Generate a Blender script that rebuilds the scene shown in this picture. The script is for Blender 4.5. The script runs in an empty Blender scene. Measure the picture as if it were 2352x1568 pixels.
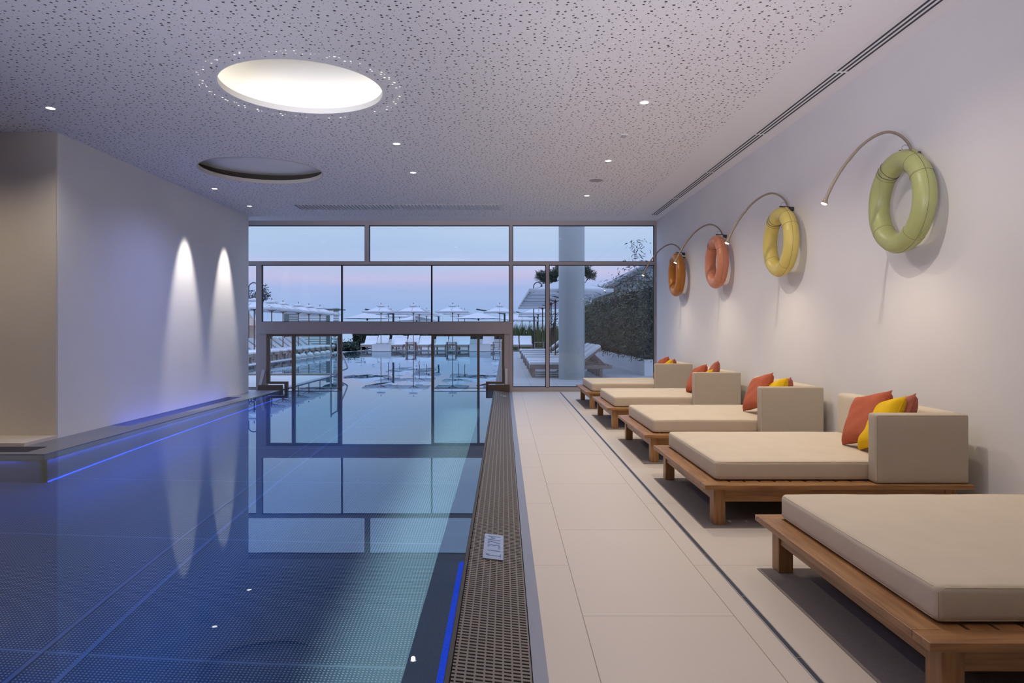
import bpy, bmesh, math, random
from mathutils import Vector, Matrix, Euler
C = bpy.context.scene.collection
SC = bpy.context.scene
rnd = random.Random(7)
R = math.radians
CX, CY, F, H = 1158.0, 757.0, 1620.0, 1.25     # optical axis, focal length (of 2352 px), eye height
WY = 14.26                                     # inner face of the glass wall
CZ = 3.45                                      # ceiling
WX = 3.08                                      # right wall
ZW = 0.035                                     # water level

def at(x, y, Y):                               # pixel + depth -> world
    return Vector(((x - CX) / F * Y, Y, H - (y - CY) / F * Y))
def fx(x, Y=WY): return (x - CX) / F * Y
def fz(y, Y=WY): return H - (y - CY) / F * Y

# ------------------------------------------------------------------ materials
M = {}
def nodes(name):
    m = bpy.data.materials.new(name); m.use_nodes = True
    nt = m.node_tree
    for n in list(nt.nodes): nt.nodes.remove(n)
    out = nt.nodes.new('ShaderNodeOutputMaterial')
    return m, nt, out
def N(nt, t, **kw):
    n = nt.nodes.new(t)
    for k, v in kw.items():
        if k.startswith('i_'):
            key = k[2:]
            key = int(key) if key.isdigit() else key.replace('_', ' ')
            n.inputs[key].default_value = v
        else: setattr(n, k, v)
    return n
def math_n(nt, op, a, b=None, clamp=False):
    n = nt.nodes.new('ShaderNodeMath'); n.operation = op; n.use_clamp = clamp
    for i, v in enumerate((a, b)):
        if v is None: continue
        if isinstance(v, (int, float)): n.inputs[i].default_value = v
        else: nt.links.new(v, n.inputs[i])
    return n.outputs[0]
def mixc(nt, fac, a, b):
    n = nt.nodes.new('ShaderNodeMix'); n.data_type = 'RGBA'
    for idx, v in ((0, fac), (6, a), (7, b)):
        if isinstance(v, (int, float)): n.inputs[idx].default_value = v
        elif isinstance(v, tuple): n.inputs[idx].default_value = (*v, 1) if len(v) == 3 else v
        else: nt.links.new(v, n.inputs[idx])
    return n.outputs[2]
def mat(name, col, rough=.6, metal=0.0, var=0.0, vscale=5.0, bump=0.0, bscale=200.0, stretch=(1, 1, 1), col2=None, spec=0.5, trans=0.0):
    m, nt, out = nodes(name)
    p = N(nt, 'ShaderNodeBsdfPrincipled')
    p.inputs['Roughness'].default_value = rough; p.inputs['Metallic'].default_value = metal
    p.inputs['Specular IOR Level'].default_value = spec
    p.inputs['Base Color'].default_value = (*col, 1)
    tc = N(nt, 'ShaderNodeTexCoord')
    mp = N(nt, 'ShaderNodeMapping'); mp.inputs['Scale'].default_value = stretch
    nt.links.new(tc.outputs['Object'], mp.inputs['Vector'])
    if var or col2:
        nz = N(nt, 'ShaderNodeTexNoise', i_Scale=vscale, i_Detail=4.0)
        nt.links.new(mp.outputs[0], nz.inputs['Vector'])
        c2 = col2 or tuple(max(0, c * (1 - var)) for c in col)
        rp = N(nt, 'ShaderNodeMapRange'); rp.inputs[1].default_value = .3; rp.inputs[2].default_value = .7
        nt.links.new(nz.outputs['Fac'], rp.inputs[0])
        nt.links.new(mixc(nt, rp.outputs[0], col, c2), p.inputs['Base Color'])
    if bump:
        nb = N(nt, 'ShaderNodeTexNoise', i_Scale=bscale, i_Detail=2.0)
        nt.links.new(mp.outputs[0], nb.inputs['Vector'])
        bp = N(nt, 'ShaderNodeBump', i_Strength=bump, i_Distance=.01)
        nt.links.new(nb.outputs['Fac'], bp.inputs['Height']); nt.links.new(bp.outputs[0], p.inputs['Normal'])
    nt.links.new(p.outputs[0], out.inputs[0])
    M[name] = m
    return m
def emit(name, col, s):
    m, nt, out = nodes(name)
    e = N(nt, 'ShaderNodeEmission', i_Strength=s); e.inputs[0].default_value = (*col, 1)
    nt.links.new(e.outputs[0], out.inputs[0]); M[name] = m
def glass(name, tint, f0=.045, p5=.95):
    m, nt, out = nodes(name)
    lw = N(nt, 'ShaderNodeLayerWeight', i_Blend=.5)
    f = math_n(nt, 'ADD', math_n(nt, 'MULTIPLY', math_n(nt, 'POWER', lw.outputs['Facing'], 5.0), p5), f0, True)
    t = N(nt, 'ShaderNodeBsdfTransparent'); t.inputs[0].default_value = (*tint, 1)
    g = N(nt, 'ShaderNodeBsdfGlossy', i_Roughness=0.0)
    mx = N(nt, 'ShaderNodeMixShader')
    nt.links.new(f, mx.inputs[0]); nt.links.new(t.outputs[0], mx.inputs[1]); nt.links.new(g.outputs[0], mx.inputs[2])
    nt.links.new(mx.outputs[0], out.inputs[0]); M[name] = m

mat('plaster', (.80, .785, .775), .75, var=.03, vscale=1.5, bump=.05, bscale=60)
mat('warm_plaster', (.66, .60, .52), .8, var=.08, vscale=1.2, bump=.12, bscale=25)
mat('frame_metal', (.47, .42, .42), .45, .1)
mat('bronze', (.17, .125, .09), .4, .4)
mat('edge_brown', (.05, .042, .038), .6)
mat('cove_shade', (.07, .058, .046), .8)  # darkness inside the unlit cove put into the colour
mat('dark', (.012, .011, .011), .8)
mat('joint', (.02, .02, .03), .5)
mat('steel', (.50, .51, .53), .32, .85, var=.12, vscale=4)
mat('pool_steel', (.17, .20, .27), .4, .35, var=.1, vscale=3)
mat('rim_steel', (.30, .32, .38), .4, .5)
mat('grate', (.165, .145, .125), .5, var=.1, vscale=30)
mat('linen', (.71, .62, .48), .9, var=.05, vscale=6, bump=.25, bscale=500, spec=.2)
mat('linen_shaded', (.54, .47, .37), .9, var=.06, vscale=6, bump=.25, bscale=500, spec=.2)  # darker copy of linen, shade of the armrest front in the colour
mat('piping', (.70, .60, .44), .9)
mat('terracotta', (.52, .135, .07), .85, var=.12, vscale=12, bump=.3, bscale=160, spec=.2)
mat('terracotta_pale', (.50, .165, .11), .85, var=.12, vscale=12, bump=.3, bscale=160, spec=.2)
mat('yellow', (.90, .56, .015), .85, var=.1, vscale=12, bump=.3, bscale=160, spec=.2)
mat('rug', (.29, .255, .23), .95, var=.15, vscale=60, bump=.3, bscale=400, spec=.1)
for ax, st in (('x', (1.2, 16, 16)), ('y', (16, 1.2, 16)), ('z', (16, 16, 1.2))):
    mat('teak_' + ax, (.43, .215, .078), .42, vscale=3.2, stretch=st, col2=(.23, .105, .038), bump=.12, bscale=9)
mat('ring_green', (.41, .44, .17), .38, var=.08, vscale=8)
mat('ring_yellow', (.72, .58, .15), .38, var=.06, vscale=8)
mat('ring_peach', (.68, .26, .14), .38, var=.06, vscale=8)
mat('ring_orange', (.55, .20, .025), .38, var=.1, vscale=8)
mat('ring_seam', (.17, .14, .07), .8)
mat('rope', (.12, .10, .08), .8)
mat('hose', (.22, .175, .13), .5)
mat('black', (.02, .02, .022), .45)
mat('white_metal', (.78, .78, .78), .4)
mat('lilac_metal', (.70, .69, .70), .5)
mat('grey_plate', (.36, .35, .36), .6)
mat('slot', (.035, .04, .06), .7)
m_, nt_, out_ = nodes('canvas')
d_ = N(nt_, 'ShaderNodeBsdfDiffuse'); d_.inputs[0].default_value = (.82, .83, .84, 1)
t_ = N(nt_, 'ShaderNodeBsdfTranslucent'); t_.inputs[0].default_value = (.80, .82, .86, 1)
x_ = N(nt_, 'ShaderNodeMixShader'); x_.inputs[0].default_value = .42
nt_.links.new(d_.outputs[0], x_.inputs[1]); nt_.links.new(t_.outputs[0], x_.inputs[2]); nt_.links.new(x_.outputs[0], out_.inputs[0]); M['canvas'] = m_
mat('mattress_white', (.68, .69, .70), .85, var=.03, vscale=3)
mat('pole_wood', (.20, .105, .06), .55, vscale=4, stretch=(14, 14, 1), col2=(.12, .06, .04))
mat('grey_wood', (.33, .26, .22), .7, vscale=4, stretch=(2, 14, 14), col2=(.22, .17, .14))
mat('outdoor_white', (.62, .62, .62), .8, var=.05, vscale=3)
mat('outdoor_deck', (.50, .49, .46), .75, var=.10, vscale=2.2, stretch=(1, 5, 1))
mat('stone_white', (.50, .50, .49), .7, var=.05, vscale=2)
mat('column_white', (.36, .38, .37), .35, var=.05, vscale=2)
mat('dark_metal', (.03, .035, .045), .45, .5)
mat('leaf_bamboo', (.125, .125, .06), .6, vscale=2.4, col2=(.060, .065, .055))
mat('leaf_dark', (.045, .07, .035), .6, vscale=3, col2=(.02, .035, .02))
mat('leaf_pine', (.055, .085, .05), .6, vscale=3, col2=(.025, .045, .03))
mat('leaf_olive', (.055, .065, .07), .6, vscale=3, col2=(.03, .035, .04))
mat('reed', (.16, .20, .07), .6, vscale=3, col2=(.07, .11, .035))
mat('hedge_core', (.022, .026, .018), .9)
mat('bark', (.08, .06, .045), .9)
mat('roof_grey', (.20, .20, .21), .8)
mat('wall_grey', (.36, .36, .37), .8)
mat('slat_grey', (.42, .43, .42), .7)
mat('slat_dark', (.13, .16, .15), .7)
mat('sign_plate', (.45, .50, .62), .25, .6)
mat('sign_ink', (.12, .18, .32), .5)
mat('tent', (.85, .70, .60), .8)  # white cloth, the orange light on it put into the colour
emit('lamp_warm', (1, .82, .58), 40)
emit('lamp_white', (1, .90, .74), 6)
emit('cove_led', (1, .93, .80), 3.4)
emit('blue_led', (.02, .08, 1.0), 2.0)
emit('blue_glow', (.0, .045, .62), .75)
glass('pane', (.985, .992, .995), .03)
glass('pane_green', (.86, .95, .95), .04)
mat('dome_white', (.86, .85, .82), .8)

def mk_ceiling():
    m, nt, out = nodes('perforated')
    p = N(nt, 'ShaderNodeBsdfPrincipled', i_Roughness=.8)
    tc = N(nt, 'ShaderNodeTexCoord'); co = tc.outputs['Object']
    sep = N(nt, 'ShaderNodeSeparateXYZ'); nt.links.new(co, sep.inputs[0])
    def dots(scale, rmin, rmax, keep):
        v = N(nt, 'ShaderNodeTexVoronoi', voronoi_dimensions='2D', i_Scale=scale, i_Randomness=.85)
        nt.links.new(co, v.inputs['Vector'])
        s2 = N(nt, 'ShaderNodeSeparateColor'); nt.links.new(v.outputs['Color'], s2.inputs[0])
        r = math_n(nt, 'ADD', math_n(nt, 'MULTIPLY', s2.outputs[0], (rmax - rmin) * scale), rmin * scale)
        inside = math_n(nt, 'LESS_THAN', v.outputs['Distance'], r)
        return math_n(nt, 'MULTIPLY', inside, math_n(nt, 'LESS_THAN', s2.outputs[1], keep))
    d = math_n(nt, 'MAXIMUM', dots(15.5, .0055, .0110, .86), dots(20, .0020, .0042, .75))
    mask = math_n(nt, 'MULTIPLY', math_n(nt, 'LESS_THAN', sep.outputs[0], 2.36), math_n(nt, 'LESS_THAN', sep.outputs[1], 13.7))
    def dist(cx, cy):
        return math_n(nt, 'SQRT', math_n(nt, 'ADD', math_n(nt, 'POWER', math_n(nt, 'ADD', sep.outputs[0], -cx), 2.0),
                                         math_n(nt, 'POWER', math_n(nt, 'ADD', sep.outputs[1], -cy), 2.0)))
    d1 = dist(*DOME1[:2])
    for dd, rr in ((d1, DOME1[2] + .03), (dist(*DOME2[:2]), DOME2[2] + .03)):
        mask = math_n(nt, 'MULTIPLY', mask, math_n(nt, 'GREATER_THAN', dd, rr))
    d = math_n(nt, 'MULTIPLY', d, mask)
    nt.links.new(mixc(nt, d, (.82, .80, .805), (.085, .075, .065)), p.inputs['Base Color'])
    # perforations around the first dome: cove light shining through, painted as emission
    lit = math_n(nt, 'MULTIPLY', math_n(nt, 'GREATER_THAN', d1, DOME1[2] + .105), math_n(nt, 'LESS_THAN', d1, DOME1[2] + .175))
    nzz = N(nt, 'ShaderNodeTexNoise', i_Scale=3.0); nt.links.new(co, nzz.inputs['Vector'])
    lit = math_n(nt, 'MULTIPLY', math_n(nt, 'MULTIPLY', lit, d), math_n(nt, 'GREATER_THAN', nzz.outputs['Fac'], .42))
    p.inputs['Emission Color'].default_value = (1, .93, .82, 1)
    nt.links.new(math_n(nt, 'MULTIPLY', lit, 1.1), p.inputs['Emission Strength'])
    nt.links.new(p.outputs[0], out.inputs[0]); M['perforated'] = m
DOME1 = (-1.845, 6.45, .735)
DOME2 = (-3.37, 9.80, .83)
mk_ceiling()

def mk_tiles(name, col, joint, bw, rh, ox, oy, ms=.0022, rough=.42, bumpv=.1):
    m, nt, out = nodes(name)
    p = N(nt, 'ShaderNodeBsdfPrincipled', i_Roughness=rough)
    tc = N(nt, 'ShaderNodeTexCoord')
    sep = N(nt, 'ShaderNodeSeparateXYZ'); nt.links.new(tc.outputs['Object'], sep.inputs[0])
    cb = N(nt, 'ShaderNodeCombineXYZ')
    nt.links.new(math_n(nt, 'ADD', sep.outputs[1], oy), cb.inputs[0]); nt.links.new(math_n(nt, 'ADD', sep.outputs[0], ox), cb.inputs[1])
    b = N(nt, 'ShaderNodeTexBrick', offset=.5)
    b.inputs['Color1'].default_value = (*col, 1); b.inputs['Color2'].default_value = (*[c * .965 for c in col], 1)
    b.inputs['Mortar'].default_value = (*joint, 1); b.inputs['Scale'].default_value = 1.0
    b.inputs['Mortar Size'].default_value = ms; b.inputs['Mortar Smooth'].default_value = .1
    b.inputs['Brick Width'].default_value = bw; b.inputs['Row Height'].default_value = rh
    nt.links.new(cb.outputs[0], b.inputs['Vector'])
    nz = N(nt, 'ShaderNodeTexNoise', i_Scale=110.0, i_Detail=3.0); nt.links.new(tc.outputs['Object'], nz.inputs['Vector'])
    bp = N(nt, 'ShaderNodeBump', i_Strength=bumpv, i_Distance=.004); nt.links.new(nz.outputs['Fac'], bp.inputs['Height'])
    nt.links.new(b.outputs['Color'], p.inputs['Base Color']); nt.links.new(bp.outputs[0], p.inputs['Normal'])
    nt.links.new(p.outputs[0], out.inputs[0]); M[name] = m
mk_tiles('deck_tiles', (.66, .595, .51), (.30, .25, .20), 1.33, .663, -.343 + .663 * 4, -3.08 + 1.33 * 8 + .665)
mk_tiles('paving', (.36, .36, .35), (.22, .21, .20), 1.2, .6, 12.0, 0.0, .006, .6)

def mk_poolfloor():
    m, nt, out = nodes('studded_steel')
    p = N(nt, 'ShaderNodeBsdfPrincipled', i_Roughness=.42, i_Metallic=.15)
    tc = N(nt, 'ShaderNodeTexCoord'); co = tc.outputs['Object']
    sep = N(nt, 'ShaderNodeSeparateXYZ'); nt.links.new(co, sep.inputs[0])
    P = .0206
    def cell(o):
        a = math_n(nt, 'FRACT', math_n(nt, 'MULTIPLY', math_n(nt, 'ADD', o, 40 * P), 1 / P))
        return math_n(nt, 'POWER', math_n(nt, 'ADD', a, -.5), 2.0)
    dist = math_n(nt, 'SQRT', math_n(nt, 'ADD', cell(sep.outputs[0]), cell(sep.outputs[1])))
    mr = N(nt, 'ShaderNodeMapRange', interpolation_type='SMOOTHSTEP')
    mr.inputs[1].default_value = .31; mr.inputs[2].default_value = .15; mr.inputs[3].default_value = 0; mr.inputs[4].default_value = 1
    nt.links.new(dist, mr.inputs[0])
    # weld seams between the sheets every 1.63 m
    s = math_n(nt, 'FRACT', math_n(nt, 'MULTIPLY', math_n(nt, 'ADD', sep.outputs[1], 1.63 * 4 - 3.80 + .0), 1 / 1.63))
    seam = math_n(nt, 'MAXIMUM', math_n(nt, 'LESS_THAN', s, .006), math_n(nt, 'GREATER_THAN', s, .994))
    base = mixc(nt, mr.outputs[0], (.04, .055, .08), (.36, .42, .43))  # lighter studs: glints on the glossy steel put into the colour
    base = mixc(nt, math_n(nt, 'MULTIPLY', seam, .7), base, (.20, .25, .30))
    bp = N(nt, 'ShaderNodeBump', i_Strength=.5, i_Distance=.004); nt.links.new(mr.outputs[0], bp.inputs['Height'])
    nt.links.new(base, p.inputs['Base Color']); nt.links.new(bp.outputs[0], p.inputs['Normal'])
    nt.links.new(p.outputs[0], out.inputs[0]); M['studded_steel'] = m
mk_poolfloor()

def mk_water():
    m, nt, out = nodes('water')
    g = N(nt, 'ShaderNodeBsdfGlass', i_IOR=1.333, i_Roughness=0.0)
    g.inputs[0].default_value = (.80, .93, 1.0, 1)
    tc = N(nt, 'ShaderNodeTexCoord')
    mp = N(nt, 'ShaderNodeMapping'); mp.inputs['Scale'].default_value = (1.0, .35, 1)
    nt.links.new(tc.outputs['Object'], mp.inputs[0])
    nz = N(nt, 'ShaderNodeTexNoise', i_Scale=1.6, i_Detail=2.0); nt.links.new(mp.outputs[0], nz.inputs['Vector'])
    bp = N(nt, 'ShaderNodeBump', i_Strength=.10, i_Distance=.006); nt.links.new(nz.outputs['Fac'], bp.inputs['Height'])
    sp = N(nt, 'ShaderNodeSeparateXYZ'); nt.links.new(tc.outputs['Object'], sp.inputs[0])
    mr = N(nt, 'ShaderNodeMapRange'); mr.inputs[1].default_value = 14.5; mr.inputs[2].default_value = 24; mr.inputs[3].default_value = .07; mr.inputs[4].default_value = .9
    nt.links.new(sp.outputs[1], mr.inputs[0]); nt.links.new(mr.outputs[0], bp.inputs['Strength'])
    nt.links.new(bp.outputs[0], g.inputs['Normal'])
    nt.links.new(g.outputs[0], out.inputs[0]); M['water'] = m
mk_water()

# ------------------------------------------------------------------ mesh helpers
class B:
    def __init__(s): s.bm = bmesh.new()
    def box(s, x0, x1, y0, y1, z0, z1, rot=None, bevel=0):
        bm = s.bm if not bevel else bmesh.new()
        vs = [bm.verts.new((x, y, z)) for x in (x0, x1) for y in (y0, y1) for z in (z0, z1)]
        if rot:
            c = Vector(((x0 + x1) / 2, (y0 + y1) / 2, (z0 + z1) / 2))
            for v in vs: v.co = rot @ (v.co - c) + c
        for q in ((0, 1, 3, 2), (4, 6, 7, 5), (0, 4, 5, 1), (2, 3, 7, 6), (0, 2, 6, 4), (1, 5, 7, 3)):
            bm.faces.new([vs[i] for i in q])
        if bevel:
            bmesh.ops.bevel(bm, geom=bm.edges[:], offset=bevel, segments=2, affect='EDGES', profile=.5)
            s.absorb(bm)
        return s
    def absorb(s, bm):
        me = bpy.data.meshes.new('tmp'); bm.to_mesh(me); bm.free(); s.bm.from_mesh(me); bpy.data.meshes.remove(me)
    def prism(s, pts, a0, a1, axis='y'):           # polygon in the plane across axis, extruded along it
        def P(u, v, w): return {'y': (u, w, v), 'x': (w, u, v), 'z': (u, v, w)}[axis]
        a = [s.bm.verts.new(P(u, v, a0)) for u, v in pts]; b = [s.bm.verts.new(P(u, v, a1)) for u, v in pts]
        n = len(pts); s.bm.faces.new(a); s.bm.faces.new(b[::-1])
        for i in range(n): s.bm.faces.new((a[i], b[i], b[(i + 1) % n], a[(i + 1) % n]))
        return s
    def tube(s, pts, r, seg=8, closed=False, caps=True):
        pts = [Vector(p) for p in pts]; n = len(pts)
        rr = r if isinstance(r, (list, tuple)) else [r] * n
        rings = []; up = None
        for i, p in enumerate(pts):
            if closed: t = pts[(i + 1) % n] - pts[i - 1]
            else: t = pts[min(i + 1, n - 1)] - pts[max(i - 1, 0)]
            t.normalize()
            if up is None:
                up = Vector((0, 0, 1)) if abs(t.z) < .9 else Vector((1, 0, 0))
            u = (up - t * up.dot(t)).normalized(); w = t.cross(u); up = u
            rings.append([s.bm.verts.new(p + rr[i] * (math.cos(2 * math.pi * k / seg) * u + math.sin(2 * math.pi * k / seg) * w)) for k in range(seg)])
        for i in range(n if closed else n - 1):
            a, b = rings[i], rings[(i + 1) % n]
            off = 0
            if closed and i == n - 1:              # match the seam
                off = min(range(seg), key=lambda o: (a[0].co - b[o].co).length)
            for k in range(seg):
                s.bm.faces.new((a[k], a[(k + 1) % seg], b[(k + 1 + off) % seg], b[(k + off) % seg]))
        if caps and not closed:
            s.bm.faces.new(rings[0][::-1]); s.bm.faces.new(rings[-1])
        return s
    def lathe(s, prof, seg=48, c=(0, 0, 0), cap=False):
        rings = []
        for r, z in prof:
            if r < 1e-6: rings.append([s.bm.verts.new((c[0], c[1], c[2] + z))])
            else: rings.append([s.bm.verts.new((c[0] + r * math.cos(2 * math.pi * k / seg), c[1] + r * math.sin(2 * math.pi * k / seg), c[2] + z)) for k in range(seg)])
        for a, b in zip(rings, rings[1:]):
            for k in range(seg):
                k2 = (k + 1) % seg
                if len(a) == 1 and len(b) == 1: continue
                if len(a) == 1: s.bm.faces.new((a[0], b[k2], b[k]))
                elif len(b) == 1: s.bm.faces.new((a[k], a[k2], b[0]))
                else: s.bm.faces.new((a[k], a[k2], b[k2], b[k]))
        if cap:
            for rg in (rings[0], rings[-1]):
                if len(rg) > 2: s.bm.faces.new(rg)
        return s
    def quad(s, *pts):
        s.bm.faces.new([s.bm.verts.new(p) for p in pts]); return s
    def rounded(s, x0, x1, y0, y1, z0, z1, r, crown=0.0, n=10, wr=0.0):   # cushion: rounded box
        def lines(a, b):
            k = [a, a + r * .12, a + r * .3, a + r * .6, a + r]
            k += [a + r + (b - a - 2 * r) * i / n for i in range(1, n)]
            return k + [b - r, b - r * .6, b - r * .3, b - r * .12, b]
        X, Y, Z = lines(x0, x1), lines(y0, y1), lines(z0, z1)
        vs = {}
        def V(i, j, k):
            key = (i, j, k)
            if key not in vs:
                p = Vector((X[i], Y[j], Z[k]))
                q = Vector((min(max(p.x, x0 + r), x1 - r), min(max(p.y, y0 + r), y1 - r), min(max(p.z, z0 + r), z1 - r)))
                d = p - q
                if d.length > 1e-9: p = q + d.normalized() * r
                u = (2 * (p.x - x0) / (x1 - x0) - 1); v = (2 * (p.y - y0) / (y1 - y0) - 1)
                t = (p.z - z0) / (z1 - z0)
                p.z += crown * (1 - u ** 2) * (1 - v ** 2) * max(0, t)
                if wr: p.z += wr * t * (math.sin(p.x * 11 + p.y * 5) * math.sin(p.y * 13 - p.x * 4))
                vs[key] = s.bm.verts.new(p)
            return vs[key]
        a, b, c = len(X) - 1, len(Y) - 1, len(Z) - 1
        for i in range(a):
            for j in range(b):
                s.bm.faces.new((V(i, j, 0), V(i, j + 1, 0), V(i + 1, j + 1, 0), V(i + 1, j, 0)))
                s.bm.faces.new((V(i, j, c), V(i + 1, j, c), V(i + 1, j + 1, c), V(i, j + 1, c)))
        for i in range(a):
            for k in range(c):
                s.bm.faces.new((V(i, 0, k), V(i + 1, 0, k), V(i + 1, 0, k + 1), V(i, 0, k + 1)))
                s.bm.faces.new((V(i, b, k), V(i, b, k + 1), V(i + 1, b, k + 1), V(i + 1, b, k)))
        for j in range(b):
            for k in range(c):
                s.bm.faces.new((V(0, j, k), V(0, j, k + 1), V(0, j + 1, k + 1), V(0, j + 1, k)))
                s.bm.faces.new((V(a, j, k), V(a, j + 1, k), V(a, j + 1, k + 1), V(a, j, k + 1)))
        return s
    def leaves(s, pts, ln, wd, droop=.3):
        for p in pts:
            a = rnd.uniform(0, 6.283); e = rnd.uniform(-.9, .6) - droop
            d = Vector((math.cos(a) * math.cos(e), math.sin(a) * math.cos(e), math.sin(e)))
            sd = d.cross(Vector((rnd.uniform(-1, 1), rnd.uniform(-1, 1), rnd.uniform(-1, 1)))).normalized()
            L = ln * rnd.uniform(.6, 1.3); W = wd * rnd.uniform(.7, 1.2); p = Vector(p)
            s.quad(p, p + d * L * .45 + sd * W, p + d * L, p + d * L * .45 - sd * W)
        return s
    def build(s, name, m, parent=None, smooth=False, loc=None, normals=True):
        if normals: bmesh.ops.recalc_face_normals(s.bm, faces=s.bm.faces[:])
        me = bpy.data.meshes.new(name); s.bm.to_mesh(me); s.bm.free()
        me.materials.append(M[m] if isinstance(m, str) else m)
        if smooth:
            for f in me.polygons: f.use_smooth = True
            if smooth != 'full': me.set_sharp_from_angle(angle=R(40))
        o = bpy.data.objects.new(name, me); C.objects.link(o)
        if parent: o.parent = parent
        if loc: o.location = loc
        return o

def tag(o, label, cat, group=None, kind=None):
    o['label'] = label; o['category'] = cat
    if group: o['group'] = group
    if kind: o['kind'] = kind
    return o
def thing(name, label, cat, loc=(0, 0, 0), rz=0, group=None):
    o = bpy.data.objects.new(name, None); C.objects.link(o); o.empty_display_size = .1
    o.location = loc; o.rotation_euler = (0, 0, rz)
    return tag(o, label, cat, group)
def st(o, label, cat):
    return tag(o, label, cat, kind='structure')
def copy_tree(o, parent=None):
    c = o.copy(); C.objects.link(c); c.parent = parent
    for ch in o.children: copy_tree(ch, c)
    return c

# ------------------------------------------------------------------ room shell
def poly_holes(rect, circles, z):
    b = B(); bm = b.bm; edges = []
    loops = [[(rect[0], rect[2]), (rect[1], rect[2]), (rect[1], rect[3]), (rect[0], rect[3])]]
    for cx, cy, r in circles: loops.append([(cx + r * math.cos(2 * math.pi * k / 72), cy + r * math.sin(2 * math.pi * k / 72)) for k in range(72)])
    for lp in loops:
        vs = [bm.verts.new((x, y, z)) for x, y in lp]
        edges += [bm.edges.new((vs[i], vs[(i + 1) % len(vs)])) for i in range(len(vs))]
    bmesh.ops.triangle_fill(bm, use_beauty=True, edges=edges)
    return b
YB = -3.0
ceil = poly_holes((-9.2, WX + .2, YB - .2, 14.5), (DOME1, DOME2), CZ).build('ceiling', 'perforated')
st(ceil, 'white perforated plaster ceiling over the pool hall', 'ceiling')
B().box(-9.2, WX + .2, YB - .2, 14.6, CZ + .5, CZ + .6).build('trim_1', 'plaster')
st(bpy.data.objects['trim_1'], 'roof slab above the perforated ceiling', 'roof')
st(B().box(WX, WX + .3, YB, 14.5, -.4, CZ + .5).build('wall_right', 'plaster'), 'pale lilac plaster wall behind the daybeds and life rings', 'wall')
st(B().box(-9.3, -4.98, 7.87, 13.74, .04, CZ).build('wall_left', 'plaster'), 'white plaster wall rising beside the far left of the pool', 'wall')
st(B().box(-9.3, -4.985, 7.845, 7.869, .055, CZ).build('wall_front_left', 'warm_plaster'), 'beige end face of the left wall, facing the near pool', 'wall')
st(B().box(-9.5, -9.3, YB, 14.4, -1.4, CZ + .5).build('wall_far_left', 'warm_plaster'), 'outer left wall of the pool hall', 'wall')
st(B().box(-9.5, WX + .3, YB - .2, YB, -1.4, CZ + .5).build('wall_back', 'warm_plaster'), 'beige wall behind the camera side of the hall', 'wall')
st(B().box(.159, WX + .1, YB, 14.40, -.2, 0).build('floor', 'deck_tiles'), 'beige tiled pool deck with thin joints', 'floor')

# left ledge with its overflow slots
b = B()
b.box(-9.3, -4.98, 7.30, 14.3, -.25, .04)                 # under and in front of the wall
b.box(-4.98, -4.72, 7.30, 8.9, -.25, .04); b.box(-4.98, -4.72, 12.72, 14.2, -.25, .04)
b.box(-9.3, -4.72, 6.86, 6.98, -.25, .04)
b.box(-4.72, -4.47, 6.86, 14.2, -.25, .04)
b.box(-4.98, -4.72, 8.9, 12.72, -.25, -.16); b.box(-9.3, -4.72, 6.98, 7.3, -.25, -.2)
o = b.build('trim_2', 'rim_steel'); st(o, 'steel pool ledge with overflow slots at the foot of the left wall', 'ledge')
st(B().box(-9.3, -4.975, 7.31, 7.86, .0402, .075).build('baseboard_left', 'warm_plaster'), 'beige stone plinth under the end face of the left wall', 'baseboard')
st(B().box(-9.3, -4.975, 6.985, 7.29, -.2, -.19).build('trim_3', 'dark'), 'dark bottom of the overflow slot in front of the left wall', 'slot')
st(B().box(-4.975, -4.745, 8.92, 12.70, -.159, -.15).build('trim_4', 'dark'), 'dark bottom of the long overflow slot along the left wall', 'slot')

# pool basin
ZB = ZW - 1.385
b = B()
b.box(-9.3, -.19, YB, 18.9, ZB - .05, ZB); b.box(-8.6, -.19, 18.9, 39.7, ZB - .05, ZB)
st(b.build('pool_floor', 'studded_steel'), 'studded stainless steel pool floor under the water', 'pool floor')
b = B(); b.box(-2.50, -2.475, YB + .01, 39.6, ZB, ZB + .012); b.box(-2.265, -2.24, YB + .01, 39.6, ZB, ZB + .012)
tag(b.build('floor_channel', 'pool_steel'), 'long narrow steel channel running down the middle of the pool floor', 'pool channel')
b = B()
b.box(-9.3, -4.47, 6.86, 6.9, ZB, -.25); b.box(-4.51, -4.47, 6.86, 18.9, ZB, -.25)
b.box(-4.62, -4.47, 14.3, 18.85, -.3, .05); b.box(-8.6, -4.47, 18.88, 19.0, ZB, .030)
b.box(-8.6, -8.45, 18.9, 39.7, ZB, .05); b.box(-8.6, -.195, 39.6, 39.8, ZB, .05); b.box(-9.3, -.19, YB, YB + .05, ZB, .05)
st(b.build('pool_wall', 'pool_steel'), 'brushed steel walls of the pool basin', 'pool wall')
prof = [(-.19, .029), (-.212, .029), (-.36, -.012), (-.365, -.04), (-.365, ZB), (-.19, ZB)]
st(B().prism(prof, YB, 39.7).build('trim_17', 'pool_steel'), 'smooth steel overflow lip along the right side of the pool', 'pool edge')
b = B(); b.prism([(-.190, .044), (-.205, .044), (-.209, .040), (-.209, .0295), (-.19, .0295)], YB, 14.1)
tag(b.build('edge_profile', 'edge_brown'), 'thin dark edge strip between water and gutter grating', 'edge strip')
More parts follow.
